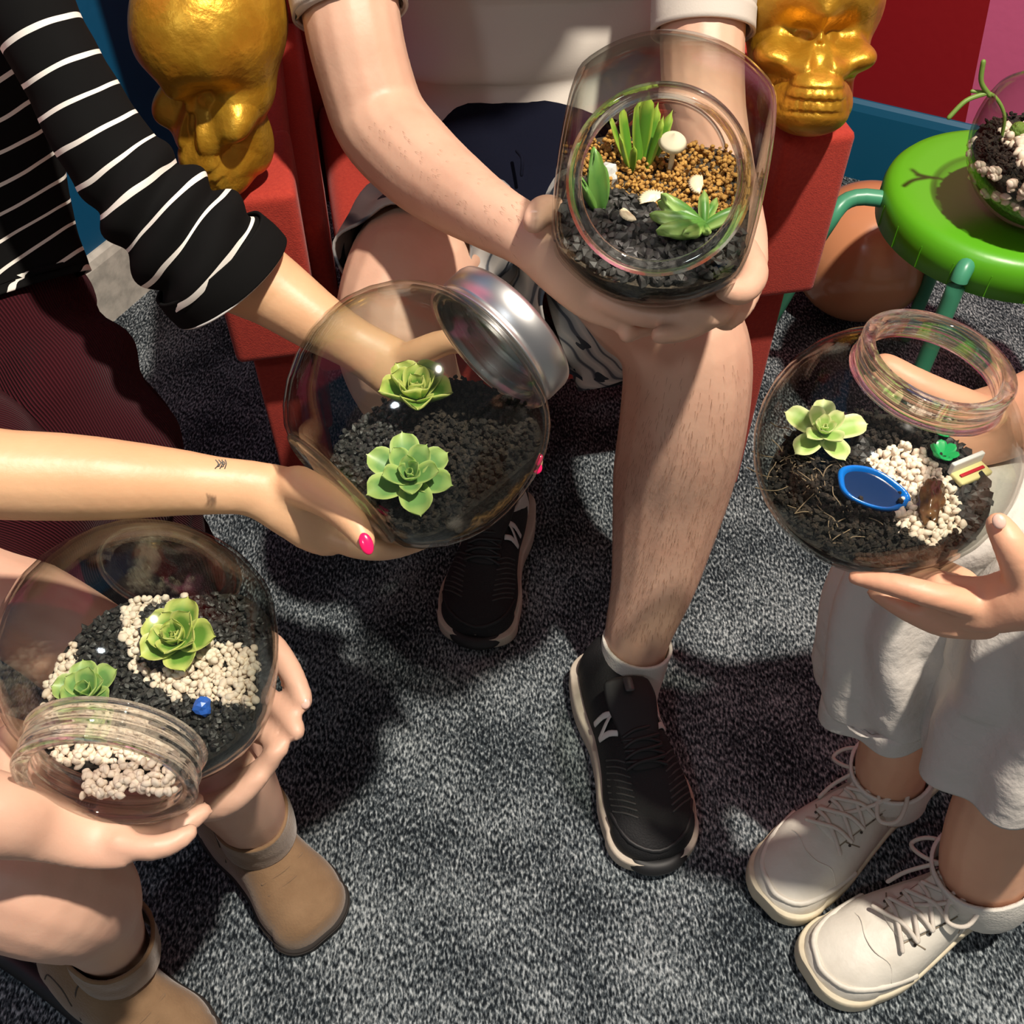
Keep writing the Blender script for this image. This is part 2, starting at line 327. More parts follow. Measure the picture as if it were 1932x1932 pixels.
# ================================================================ GREEN STOOL, BOWL, BALLOON
GREEN = mat('bright_green_plastic', (.10, .40, .012), .35, bump=(80, .08, .002)); TUBE = mat('green_tube_paint', (.06, .30, .17), .35)
SC = Vector((.672, 1.205, 0)); ZT = .45; RS = .168
stool = thing('stool', 'round green plastic stool with green tube legs behind the glass jars', 'stool', SC)
def lathe(prof, M, seg=64, closed=False):
    V = []; F = []
    for r, z in prof:
        for j in range(seg): t = 2*PI*j/seg; V.append(M @ Vector((r*math.cos(t), r*math.sin(t), z)))
    n = len(prof)
    for i in range(n-1 if not closed else n):
        i2 = (i+1) % n
        for j in range(seg): F.append((i*seg+j, i*seg+(j+1) % seg, i2*seg+(j+1) % seg, i2*seg+j))
    return V, F
V, F = lathe([(0.0001, ZT-.001), (.09, ZT-.001), (.128, ZT), (.150, ZT), (.160, ZT-.003), (RS-.002, ZT-.010), (RS+.001, ZT-.020), (RS+.001, ZT-.056), (RS-.004, ZT-.058), (RS-.010, ZT-.05), (.150, ZT-.012), (.0001, ZT-.010)], Matrix.Translation(SC), 96)
mesh_obj('seat', V, F, GREEN, stool)
for k in range(22):
    a = 2*PI*k/22; c = SC+Vector((math.cos(a)*(RS+.0012), math.sin(a)*(RS+.0012), ZT-.038))
    bm = bmesh.new(); vs = [bm.verts.new(v) for v in boxv(-.0010, .0004, -.0005, .0005, -.017, .015)]
    for f_ in BF: bm.faces.new([vs[i] for i in f_])
    bm.transform(Matrix.Translation(c) @ Matrix.Rotation(a, 4, 'Z')); bm_obj('rim_rib', bm, GREEN, stool)
for a in (198, 234, 318, 20, 80, 140):
    if a in (318, 20, 80) or True:
        t = math.radians(a); r_ = Vector((math.cos(t), math.sin(t), 0))
        if a == 140: continue
        pts = [SC+r_*.11+Vector((0, 0, ZT-.03)), SC+r_*.165+Vector((0, 0, ZT-.045)), SC+r_*.195+Vector((0, 0, ZT-.10)), SC+r_*.215+Vector((0, 0, .2)), SC+r_*.23+Vector((0, 0, .008))]
        if a in (234,): pts = [SC+r_*.14+Vector((0, 0, ZT-.02)), SC+r_*.176+Vector((0, 0, ZT-.03)), SC+r_*.182+Vector((0, 0, ZT-.10)), SC+r_*.19+Vector((0, 0, .2)), SC+r_*.20+Vector((0, 0, .008))]
        if a == 198: pts = [SC+r_*.12+Vector((0, .05, ZT-.035)), SC+Vector((-.20, .03, ZT-.03)), SC+Vector((-.240, .01, ZT-.07)), SC+Vector((-.272, .04, .2)), SC+Vector((-.30, .10, .008))]
        crv('leg', pts, .0115, TUBE, stool, 14)
bl = bmesh.new(); bmesh.ops.create_uvsphere(bl, u_segments=64, v_segments=40, radius=1)
BC = Vector((.625, 1.52, .125))
for v in bl.verts:
    z = v.co.z; v.co = Vector((v.co.x*.122, v.co.y*.122, z*(.122 if z > 0 else .122)))
bl.transform(Matrix.Translation(BC)); bo = bm_obj('balloon', bl, mat('peach_latex', (.62, .27, .13), .22, coat=.3), None, True)
tag(bo, 'peach coloured balloon lying on the carpet behind the green stool', 'balloon')
k_ = lathe([(.0001, 0), (.006, -.004), (.010, -.012), (.004, -.004)], Matrix.Translation(BC+Vector((.10, .076, -.02))) @ Matrix.Rotation(math.radians(110), 4, 'Y'), 16)
mesh_obj('knot', k_[0], k_[1], mat('peach_latex', (0, 0, 0)), bo)
# ================================================================ TERRARIUM JARS
PROF = [(.0001, -.80), (.46, -.80), (.54, -.79), (.62, -.755), (.72, -.67), (.83, -.53), (.92, -.36), (.98, -.18), (1.0, 0), (.985, .18), (.94, .34), (.86, .50), (.76, .62), (.66, .70), (.605, .735)]
def prof_r(a):
    zs = [p[1] for p in PROF[1:]]; rs = [p[0] for p in PROF[1:]]
    if a <= zs[0] or a >= zs[-1]: return 0
    return float(np.interp(a, zs, rs))
def sq(x, F_):
    if F_ >= 1: return x
    k = F_-.12; ax = abs(x)
    if ax <= k: return x
    return math.copysign(k+.12*(1-math.exp(-(ax-k)/.10)), x)
class Jar:
    def __init__(s, label, c, axis, lat, R, flat=.8, lid=False, nr=.575, nh=.30, zs=1.0):
        s.C = W(*c); z = axis.normalized(); x = (lat-z*lat.dot(z)).normalized(); y = z.cross(x); s.R = R; s.F = flat; s.nr = nr; s.zs = zs; s.spill = False
        s.M = Matrix.Translation(s.C) @ Matrix((x, y, z)).transposed().to_4x4() @ Matrix.Scale(R, 4); s.Mi = s.M.inverted()
        s.root = thing('terrarium_jar', label, 'glass jar', s.C)
        sg = 96
        def shell(k, prof):
            V = []; F = []
            for r, a in prof:
                for j in range(sg): t = 2*PI*j/sg; V.append(s.M @ Vector((sq(r*math.cos(t), flat)*k, r*math.sin(t)*k, a*k*zs)))
            for i in range(len(prof)-1):
                for j in range(sg): F.append((i*sg+j, i*sg+(j+1) % sg, (i+1)*sg+(j+1) % sg, (i+1)*sg+j))
            return V, F
        P_ = []
        for (r0, a0), (r1, a1) in zip(PROF[:-1], PROF[1:]):
            for t in (0, .5): P_.append((r0+(r1-r0)*t, a0+(a1-a0)*t))
        P_.append(PROF[-1]); s.shell = shell; s.P_ = P_
        V, F = shell(1, P_); V2, F2 = shell(.972, P_); n = len(V)
        mesh_obj('bowl', V+V2, F+[tuple(i+n for i in f[::-1]) for f in F2], GLASS, s.root)
        # threaded neck: closed thick ring
        a0 = .715; pr = [(nr+.03, a0)]
        for i in range(25):
            a = a0+.02+(nh-.02)*i/24; bead = .020*max(0, math.sin((i/24)*PI*5)) if .15 < i/24 < .85 else 0
            if i >= 22: bead = .022
            pr.append((nr+bead+(.02*(1-i/4) if i < 4 else 0), a))
        pr += [(nr+.008, a0+nh+.012), (nr-.02, a0+nh+.015), (nr-.075, a0+nh+.005)]
        for i in range(8): pr.append((nr-.085+.025*i/7, a0+nh-.01-(nh-.02)*i/7))
        V, F = [], []
        for r, a in pr:
            for j in range(sg): t = 2*PI*j/sg; V.append(s.M @ Vector((r*math.cos(t), r*math.sin(t), a*zs)))
        m_ = len(pr)
        for i in range(m_):
            i2 = (i+1) % m_
            for j in range(sg): F.append((i*sg+j, i*sg+(j+1) % sg, i2*sg+(j+1) % sg, i2*sg+j))
        mesh_obj('neck', V, F, NECKGLASS, s.root)
        bp_ = [(.0001, -.82), (.50, -.82), (.535, -.805), (.54, -.775), (.50, -.765), (.47, -.775), (.44, -.765), (.40, -.775), (.0001, -.775)]; V, F = [], []
        for r, a in bp_:
            for j in range(sg): t = 2*PI*j/sg; V.append(s.M @ Vector((sq(r*math.cos(t), flat), r*math.sin(t), a*zs)))
        for i in range(len(bp_)-1):
            for j in range(sg): F.append((i*sg+j, i*sg+(j+1) % sg, (i+1)*sg+(j+1) % sg, (i+1)*sg+j))
        mesh_obj('base', V, F, NECKGLASS, s.root)
        if lid:
            lp = [(nr+.02, a0+.03), (nr+.045, a0+.03), (nr+.05, a0+.045), (nr+.035, a0+.06), (nr+.035, a0+.10), (nr+.05, a0+.115), (nr+.05, a0+.27), (nr+.04, a0+.30), (nr+.02, a0+.312), (.0001, a0+.318), (.0001, a0+.312), (nr+.02, a0+.30)]
            V, F = [], []
            for r, a in lp:
                for j in range(sg): t = 2*PI*j/sg; V.append(s.M @ Vector((r*math.cos(t), r*math.sin(t), a*zs)))
            for i in range(len(lp)-1):
                for j in range(sg): F.append((i*sg+j, i*sg+(j+1) % sg, (i+1)*sg+(j+1) % sg, (i+1)*sg+j))
            o = mesh_obj('lid', V, F, STEEL, s.root); o['label'] = 'brushed steel screw lid'
    def inside(s, p, k=.95):
        q = s.Mi @ p; q.z /= s.zs; r = prof_r(q.z/k)*k if q.z < .70 else ((s.nr-.11) if s.spill and q.z < .93 else 0)
        if s.F < 1 and abs(q.x) > k*(s.F-.02): return False
        x = q.x
        return x*x+q.y*q.y < r*r
    def fill(s, off, nrm, material):
        s.n = nrm.normalized(); s.o = s.C-Vector((0, 0, 1))*off*s.R; s.n = nrm.normalized()
        V, F = s.shell(.955, s.P_); bm = bmesh.new(); vs = [bm.verts.new(v) for v in V]
        for f in F:
            bm.faces.new([vs[i] for i in f])
        sg = 96; bm.faces.new([vs[i] for i in range(sg)][::-1]); bm.faces.new(vs[-sg:])
        bmesh.ops.recalc_face_normals(bm, faces=bm.faces)
        bmesh.ops.bisect_plane(bm, geom=bm.verts[:]+bm.edges[:]+bm.faces[:], plane_co=s.o, plane_no=s.n, clear_outer=True)
        ed = [e for e in bm.edges if len(e.link_faces) == 1]; bmesh.ops.contextual_create(bm, geom=ed)
        o = bm_obj('soil_layers', bm, material, s.root, False); return o
    def on_plane(s, px, py, lift=0):
        d0 = (W(px, py, 1)-CAMPOS); t = (s.o-CAMPOS).dot(s.n)/d0.dot(s.n); return CAMPOS+d0*t+s.n*lift
    def scatter(s, specs, default, step=.0042):
        """specs: list of (key, polygon in photo pixels of this surface); one lump per grid cell"""
        a = s.n.orthogonal().normalized(); b = s.n.cross(a); groups = {}
        N_ = int(s.R*1.1/step)
        for i in range(-N_, N_+1):
            for j in range(-N_, N_+1):
                p = s.o+a*((i+random.uniform(-.5, .5))*step)+b*((j+random.uniform(-.5, .5))*step)
                if not s.inside(p, .925): continue
                x, y, _ = PX(p); key = default
                for kk, poly in specs:
                    if inpoly(x, y, poly): key = kk; break
                if key != 'none': groups.setdefault(key, []).append(p)
        for key, pts in groups.items(): lumps(key, pts, s.n, step, s.root)
def inpoly(x, y, P):
    c = False; n = len(P); j = n-1
    for i in range(n):
        if (P[i][1] > y) != (P[j][1] > y) and x < (P[j][0]-P[i][0])*(y-P[i][1])/(P[j][1]-P[i][1])+P[i][0]: c = not c
        j = i
    return c
def _ico(sub):
    bm = bmesh.new(); bmesh.ops.create_icosphere(bm, subdivisions=sub, radius=1); V = np.array([v.co[:] for v in bm.verts]); F = [tuple(v.index for v in f.verts) for f in bm.faces]; bm.free(); return V, F
ICO = {1: _ico(1), 2: _ico(2)}
BGRAV = mat('black_gravel_stone', (.022, .022, .021), .5, var=(220, (.055, .052, .048), 3, .4, .7)); WPEB = mat('cream_pebble_stone', (.86, .74, .60), .6, var=(90, (.70, .54, .42), 4, .45, .8))
SOILM = mat('dark_potting_soil', (.012, .009, .007), .95, var=(160, (.06, .042, .028), 6, .45, .75), bump=(300, .8, .004)); SANDM = mat('ochre_moss_and_sand', (.55, .30, .07), .9, var=(200, (.28, .13, .03), 6, .4, .75), bump=(300, .8, .003))
CHAR = mat('charcoal_chip', (.02, .019, .018), .55, var=(120, (.05, .047, .044), 3, .4, .7))
LK = dict(gravel=('black_gravel', BGRAV, .0030, .6, 1, False), pebble=('white_pebbles', WPEB, .0031, .75, 2, True), soil=('soil_crumbs', SOILM, .0026, .7, 1, False), sand=('sand_and_moss', SANDM, .0023, .8, 1, True), char=('charcoal_chips', CHAR, .0055, .5, 1, False))
def lumps(key, pts, n, step, parent):
    name, m, r, fl_, sub, sm = LK[key]; bV, bF = ICO[sub]; V = []; F = []; cnt = 0
    r = r*step/.0042; fac = 1 if key == 'char' else 3 if key in ('sand', 'soil') else 2
    for p in pts:
        for q in range(fac if random.random() < .6 else 1):
            rot = Matrix.Rotation(random.uniform(0, 6.28), 3, 'X') @ Matrix.Rotation(random.uniform(0, 6.28), 3, 'Z')
            sc = np.array([random.uniform(.8, 1.25), random.uniform(.7, 1.1), random.uniform(fl_*.8, fl_*1.2)])*r*random.uniform(.75, 1.2)
            v = bV*sc*(1+.18*np.random.RandomState(cnt % 97).randn(len(bV), 1)*(.5 if sm else 1)); v = v @ np.array(rot)
            c = p+n*(random.uniform(-.2, .9)*r+q*r*1.1)+Vector((random.uniform(-1, 1), random.uniform(-1, 1), 0))*(r*.4*q)
            b = cnt*len(bV); V.append(v+np.array(c)); F += [tuple(i+b for i in f) for f in bF]; cnt += 1
    o = mesh_obj(name, np.concatenate(V), F, m, parent, sm); o['kind'] = 'stuff'; return o
def layers(name, C, up, R, stops):
    """stops: list of (height in R along up, colour)"""
    m = bpy.data.materials.new(name); m.use_nodes = True; nt, N, L = nodes(m); b = N['Principled BSDF']; b.inputs['Roughness'].default_value = .9
    g = N.new('ShaderNodeNewGeometry'); sb = N.new('ShaderNodeVectorMath'); sb.operation = 'SUBTRACT'; sb.inputs[1].default_value = C; L.new(g.outputs['Position'], sb.inputs[0])
    dt = N.new('ShaderNodeVectorMath'); dt.operation = 'DOT_PRODUCT'; dt.inputs[1].default_value = up; L.new(sb.outputs[0], dt.inputs[0])
    n = N.new('ShaderNodeTexNoise'); n.inputs['Scale'].default_value = 45; n.inputs['Detail'].default_value = 6; L.new(g.outputs['Position'], n.inputs['Vector'])
    ma = N.new('ShaderNodeMath'); ma.operation = 'MULTIPLY_ADD'; ma.inputs[1].default_value = .35*R; L.new(n.outputs['Fac'], ma.inputs[0]); L.new(dt.outputs['Value'], ma.inputs[2])
    mr = N.new('ShaderNodeMapRange'); mr.inputs[1].default_value = -R+.175*R; mr.inputs[2].default_value = .175*R+.2*R; L.new(ma.outputs[0], mr.inputs[0])
    r = N.new('ShaderNodeValToRGB'); r.color_ramp.interpolation = 'LINEAR'; E = r.color_ramp.elements
    while len(E) > 1: E.remove(E[0])
    first = True
    for h, c in stops:
        p = (h+1)/1.2
        if first: E[0].position = p; E[0].color = (*c, 1); first = False
        else: e = E.new(p); e.color = (*c, 1)
    L.new(mr.outputs[0], r.inputs['Fac'])
    n2 = N.new('ShaderNodeTexNoise'); n2.inputs['Scale'].default_value = 260; n2.inputs['Detail'].default_value = 5; L.new(g.outputs['Position'], n2.inputs['Vector'])
    mr2 = N.new('ShaderNodeMapRange'); mr2.inputs[1].default_value = .35; mr2.inputs[2].default_value = .7; mr2.inputs[3].default_value = .35; mr2.inputs[4].default_value = 1.7; L.new(n2.outputs['Fac'], mr2.inputs[0])
    mx = N.new('ShaderNodeMix'); mx.data_type = 'RGBA'; mx.blend_type = 'MULTIPLY'; mx.inputs['Factor'].default_value = 1; L.new(r.outputs[0], mx.inputs['A']); L.new(mr2.outputs[0], mx.inputs['B']); L.new(mx.outputs['Result'], b.inputs['Base Color'])
    bp = N.new('ShaderNodeBump'); bp.inputs['Strength'].default_value = .8; bp.inputs['Distance'].default_value = .004; L.new(n2.outputs['Fac'], bp.inputs['Height']); L.new(bp.outputs['Normal'], b.inputs['Normal'])
    return m
DK = (.022, .018, .014); DK2 = (.035, .030, .026); SD = (.42, .22, .07); GY = (.10, .10, .085)
# ---- succulents
def leafmat(name, c1, c2):
    m = bpy.data.materials.new(name); m.use_nodes = True; nt, N, L = nodes(m); b = N['Principled BSDF']; b.inputs['Roughness'].default_value = .42
    b.inputs['Subsurface Weight'].default_value = .25; b.inputs['Subsurface Scale'].default_value = .004; b.inputs['Subsurface Radius'].default_value = (.4, 1, .2)
    tc = N.new('ShaderNodeTexCoord'); sx = N.new('ShaderNodeSeparateXYZ'); L.new(tc.outputs['UV'], sx.inputs[0])
    n = N.new('ShaderNodeTexNoise'); n.inputs['Scale'].default_value = 60; L.new(tc.outputs['Object'], n.inputs['Vector'])
    a = N.new('ShaderNodeMath'); a.operation = 'MULTIPLY_ADD'; a.inputs[1].default_value = .3; L.new(n.outputs['Fac'], a.inputs[0]); L.new(sx.outputs[0], a.inputs[2])
    r = N.new('ShaderNodeValToRGB'); r.color_ramp.elements[0].position = .75; r.color_ramp.elements[0].color = (*c1, 1); r.color_ramp.elements[1].position = 1.1; r.color_ramp.elements[1].color = (*c2, 1)
    r.color_ramp.elements[1].position = 1.0
    L.new(a.outputs[0], r.inputs['Fac']); L.new(r.outputs[0], b.inputs['Base Color']); return m
SUC = leafmat('succulent_green', (.15, .30, .045), (.55, .60, .16)); SUC2 = leafmat('succulent_blue_green', (.17, .33, .10), (.42, .55, .17)); SUCP = leafmat('succulent_pale', (.34, .50, .13), (.68, .74, .34)); ALOE = leafmat('aloe_green', (.10, .26, .02), (.30, .42, .05))
def leaf_mesh(name, L_, Wd, th, cup, bend, m, point=.25):
    V = []; U = []; F = []; nl = 12; nw = 8
    for side in (1, -1):
        for i in range(nl+1):
            t = i/nl; w = Wd*.5*(math.sin(PI*min(t*.62+.12, 1)))**.9*(1 if t < .75 else math.sqrt(max(0, 1-((t-.75)/.25)**2*(1-point*.5)))) if t < 1 else Wd*.03
            for j in range(nw+1):
                s_ = -1+2*j/nw; x = w*s_; zc = cup*(s_*s_)*w+bend*L_*t*t; z = zc+(th*side*.5)*(1-s_*s_)**.5*math.sin(PI*min(1, t*.85+.15))**.5
                if i == nl and abs(s_) < .2: pass
                V.append((x, L_*t+(point*Wd*.25*(1-abs(s_)) if t > .9 else 0), z)); U.append((max(abs(s_), (t-.3)/.7)*.99, t))
    n1 = (nl+1)*(nw+1)
    for sd in (0, 1):
        for i in range(nl):
            for j in range(nw):
                a = sd*n1+i*(nw+1)+j; f = (a, a+1, a+nw+2, a+nw+1); F.append(f if sd == 0 else f[::-1])
    for i in range(nl):
        for j in (0, nw):
            a = i*(nw+1)+j; F.append((a, a+nw+1, a+nw+1+n1, a+n1) if j == 0 else (a, a+n1, a+nw+1+n1, a+nw+1))
    for j in range(nw): a = nl*(nw+1)+j; F.append((a, a+1, a+1+n1, a+n1))
    me = bpy.data.meshes.new(name); me.from_pydata(V, [], F); ul = me.uv_layers.new(name='UVMap')
    li = np.empty(len(me.loops), dtype=np.int32); me.loops.foreach_get('vertex_index', li); ul.data.foreach_set('uv', np.array(U, dtype=np.float32)[li].ravel())
    me.materials.append(m); me.polygons.foreach_set('use_smooth', [True]*len(F)); return me
def basis(n, spin=0):
    n = n.normalized(); x = n.orthogonal().normalized(); y = n.cross(x); return Matrix((x, y, n)).transposed().to_4x4() @ Matrix.Rotation(spin, 4, 'Z')
def rosette(label, p, n, R_, m, layersn=((6, 1.0, 12), (5, .8, 35), (5, .55, 58), (4, .33, 75)), wr=.62, spin=0, cup=.55, extra=()):
    root = thing('succulent', label, 'succulent', p); B = Matrix.Translation(p) @ basis(n, spin); me = leaf_mesh('leaf', R_, R_*wr, R_*.10, cup, .12, m)
    k = 0
    for li, (cnt, sc, el) in enumerate(layersn):
        for i in range(cnt):
            az = 2*PI*(i+.5*(li % 2)+.13*li)/cnt+random.uniform(-.12, .12)
            M = B @ Matrix.Translation((0, 0, R_*.05*li)) @ Matrix.Rotation(az, 4, 'Z') @ Matrix.Rotation(math.radians(el+random.uniform(-5, 5)), 4, 'X') @ Matrix.Scale(sc*random.uniform(.92, 1.08), 4)
            o = bpy.data.objects.new('leaf', me); S.collection.objects.link(o); o.matrix_basis = M; par(o, root)
    V, F, U = tube([(p-n*R_*.28, R_*.09, R_*.09, (1, 0, 0)), (p+n*R_*.1, R_*.07, R_*.07, (1, 0, 0))], 2, 8); mesh_obj('stem', V, F, m, root)
    return root
# ================================================================ JAR 1 (lid, middle)
UPZ = Vector((0, 0, 1))
J1 = Jar('wide glass jar with a steel screw lid, held in the middle of the group', (790, 785, .757), CV(.69, .69, .22), CV(.65, -.5, -.45), .100, .80, lid=True, nr=.535, nh=.26)
n1 = (UPZ+CR*-.22+Vector((0, .05, 0))).normalized()
J1.fill(.40, n1, layers('jar_one_layers', J1.C, n1, .1, [(-.98, SD), (-.9, DK2), (-.76, DK2), (-.68, SD), (-.60, SD), (-.54, DK2), (-.45, DK)]))
J1.scatter([('gravel', [(560, 800), (700, 700), (770, 700), (770, 800), (740, 880), (730, 960), (680, 960)])], 'soil', .0040)
rosette('open succulent with pale green rosette standing at the jar\'s front, nearest the pink thumbnail', J1.on_plane(783, 928, .012), (UPZ*.8-CF*.55+CR*.05), .036, SUC2, spin=.4)
rosette('cupped succulent with yellow edged leaves at the back of the lidded jar', J1.on_plane(793, 775, .010), (UPZ+CR*.05), .034, SUC, ((5, 1.0, 30), (5, .85, 50), (4, .6, 66), (3, .4, 78)), .75, spin=1.1, cup=.8)
# ================================================================ JAR 4 (bottom left)
J4 = Jar('open glass jar of white pebbles tipped with its threaded mouth towards the viewer', (272, 1238, .73), CV(-.01, -.73, -.68), CR, .100, .90, nr=.565, nh=.27)
n4 = (UPZ+Vector((-.12, .04, 0))).normalized()
J4.fill(.30, n4, layers('jar_four_layers', J4.C, n4, .1, [(-.98, GY), (-.9, DK2), (-.7, GY), (-.55, DK), (-.3, DK)]))
J4.spill = True
J4.scatter([('pebble', [(235, 1065), (360, 1065), (355, 1135), (270, 1150), (265, 1230), (300, 1280), (400, 1215), (490, 1230), (485, 1340), (430, 1330), (330, 1320), (250, 1270), (230, 1170)]),
            ('pebble', [(425, 1040), (520, 1060), (510, 1125), (430, 1110)]),
            ('pebble', [(70, 1330), (90, 1230), (145, 1215), (145, 1260), (130, 1330), (270, 1370), (390, 1480), (390, 1620), (60, 1620), (40, 1400)])], 'gravel', .0040)
rosette('round green succulent rosette ringed by white pebbles near the middle of the tipped jar', J4.on_plane(352, 1228, .012), (UPZ*.9-CF*.35-CR*.1), .030, SUC, ((5, 1.0, 15), (5, .85, 38), (5, .62, 58), (4, .4, 74)), .85, spin=.2, cup=.6)
rosette('small green succulent just behind the threaded mouth of the tipped jar', J4.on_plane(180, 1325, .010), (UPZ-CF*.1), .027, SUC2, ((5, 1.0, 18), (5, .8, 42), (3, .5, 65)), .8, spin=.8)
# ================================================================ JAR 3 (right)
J3 = Jar('open round glass jar with a blue glass pond and toys, held at the right', (1668, 850, .795), CV(.16, .66, -.73), CV(.7, -.1, .5), .100, 1.0, nr=.545, nh=.21)
n3 = (UPZ+Vector((-.10, .03, 0))).normalized()
J3.fill(.40, n3, layers('jar_three_layers', J3.C, n3, .1, [(-.98, GY), (-.88, (.16, .09, .03)), (-.78, SD), (-.7, DK), (-.3, DK)]))
PB3 = [(1630, 870), (1700, 835), (1760, 870), (1800, 930), (1820, 1000), (1760, 1040), (1700, 1010), (1680, 985), (1705, 950), (1690, 915), (1640, 895)]
J3.scatter([('none', [(1582, 900), (1610, 888), (1660, 900), (1695, 930), (1700, 968), (1665, 975), (1620, 955), (1590, 925)]), ('pebble', PB3), ('char', [(1600, 860), (1630, 830), (1660, 850), (1640, 880)]), ('char', [(1760, 830), (1860, 830), (1880, 930), (1820, 1030), (1800, 1000), (1800, 920)])], 'soil', .0042)
rosette('pale green spiky succulent at the left side of the round jar with the blue pond', J3.on_plane(1548, 840, .012), (UPZ*.8-CF*.4-CR*.1), .032, SUCP, ((5, 1.05, 8), (4, .8, 30), (4, .55, 52), (3, .35, 72)), .6, spin=.3, cup=.5)
# ================================================================ JAR 2 (man's)
J2 = Jar('upright glass jar of golden moss and aloe, held mouth forward by the man', (1247, 328, .780), CV(-.15, -.36, -.92), CV(.99, -.13, 0), .100, .765, nr=.605, nh=.26)
n2 = (UPZ+Vector((.0, -.16, 0))).normalized()
J2.fill(.30, n2, layers('jar_two_layers', J2.C, n2, .1, [(-.98, DK2), (-.85, GY), (-.78, DK), (-.5, DK), (-.35, (.06, .045, .03))]))
J2.scatter([('sand', [(1040, 150), (1460, 150), (1460, 420), (1370, 430), (1300, 400), (1230, 395), (1160, 365), (1100, 350)])], 'char', .0042)
for i, (px, py, hh, lx, mm) in enumerate([(0, 0, 0, 0, 0)]): pass
def bladeplant(label, p, specs, m, L_=.05, wr=.2, th=.3):
    root = thing('succulent', label, 'succulent', p); me = leaf_mesh('leaf', L_, L_*wr, L_*wr*th*1.6, -.1, .08, m, 2.0)
    for (az, el, sc, dx, dy) in specs:
        M = Matrix.Translation(p+Vector((dx, dy, 0))) @ Matrix.Rotation(math.radians(az), 4, 'Z') @ Matrix.Rotation(math.radians(el), 4, 'X') @ Matrix.Scale(sc, 4)
        o = bpy.data.objects.new('leaf', me); S.collection.objects.link(o); o.matrix_basis = M; par(o, root)
    return root
bladeplant('upright aloe with narrow green blades at the back of the man\'s jar', J2.on_plane(1205, 315, .0), [(10, 70, 1.1, 0, 0), (-25, 62, 1.0, .004, 0), (40, 66, 1.0, -.006, 0), (-60, 72, .9, .006, -.004), (120, 66, .75, -.008, -.004), (170, 70, .6, -.006, -.008), (-10, 80, 1.2, .002, .004), (70, 60, .9, -.008, .004), (-40, 55, .9, .01, .002)], ALOE, .045, .22)
bladeplant('jade plant with plump oval leaves, sprawling at the front of the man\'s jar', J2.on_plane(1325, 445, .008), [(90, 12, 1.2, 0, 0), (65, 14, 1.1, 0, 0), (115, 10, 1.2, 0, 0), (140, 16, .9, 0, 0), (-70, 18, .9, 0, 0), (0, 35, .8, 0, 0), (-30, 20, .7, 0, .004), (180, 22, .6, 0, 0), (75, 30, 1.0, -.004, .006)], leafmat('jade_green', (.07, .20, .03), (.25, .38, .10)), .032, .34, .8)
bladeplant('single broad green paddle leaf against the left wall of the man\'s jar', J2.on_plane(1135, 395, 0), [(60, 75, 1.0, 0, 0), (20, 62, .8, 0, 0), (110, 60, .7, -.004, 0)], leafmat('paddle_green', (.06, .17, .03), (.12, .26, .05)), .040, .6, .3)
# shells and toys
SHELL = mat('cream_shell', (.80, .66, .45), .4, bump=(200, .3, .002))
def shell_fan(label, p, n, r, spin):
    V = []; F = []; na, nr_ = 28, 6; B = Matrix.Translation(p) @ basis(n, spin)
    for i in range(nr_+1):
        for j in range(na+1):
            t = i/nr_; a = math.radians(-75+150*j/na); rr = r*t*(1+.05*math.cos(j*PI))*(1 if abs(a) < 1.1 else .92)
            V.append(B @ Vector((rr*math.sin(a), rr*math.cos(a)-r*.4, r*.38*math.sin(PI*min(1, t*.8+.1))*math.cos(a*.8)+.0006*math.cos(j*PI)*t)))
    for i in range(nr_):
        for j in range(na): k = i*(na+1)+j; F.append((k, k+1, k+na+2, k+na+1))
    o = mesh_obj('seashell', V, F, SHELL); m = o.modifiers.new('t', 'SOLIDIFY'); m.thickness = .0012; return tag(o, label, 'seashell')
shell_fan('fan shaped cream seashell on the golden moss in front of the aloe, right of centre', J2.on_plane(1313, 362, .007), UPZ-CF*.3, .012, .6)
shell_fan('cream seashell half buried where the gold moss meets the black chips', J2.on_plane(1228, 388, .007), UPZ-CF*.3, .013, -.4)
def toy(name, label, cat, p, shape, m):
    V, F, U = join(shape); V = [Vector(v)+p for v in V]; o = mesh_obj(name, V, F, m); return tag(o, label, cat)
shell_fan('small pinkish shell chip on the black chips at the front left of the man\'s jar', J2.on_plane(1182, 420, .007), UPZ-CF*.3, .009, 1.4)
# mushroom toy
mp_ = J2.on_plane(1262, 325, 0)
mu = thing('toy_mushroom', 'tiny cream clay mushroom standing behind the moss in the man\'s jar', 'ornament', mp_)
crv('stalk', [mp_, mp_+Vector((.001, 0, .012)), mp_+Vector((0, 0, .026))], .0022, mat('cream_clay', (.75, .68, .5), .6), mu)
V, F = lathe([(.0001, .010), (.005, .0052), (.009, .0032), (.0115, 0), (.009, -.001), (.0001, .001)], Matrix.Translation(mp_+Vector((0, 0, .026))) @ Matrix.Rotation(.3, 4, 'X'), 24); mesh_obj('cap', V, F, mat('cream_clay', (0, 0, 0)), mu)
rk = J2.on_plane(1148, 335, .004); bm = bmesh.new(); bmesh.ops.create_icosphere(bm, subdivisions=2, radius=.009)
for v in bm.verts: v.co = v.co*(1+.35*noise.noise(v.co*160)); 
bm.transform(Matrix.Translation(rk)); tag(bm_obj('crystal_pebble', bm, mat('milky_quartz', (.62, .62, .60), .3), None, False), 'milky white quartz pebble beside the paddle leaf in the man\'s jar', 'pebble')
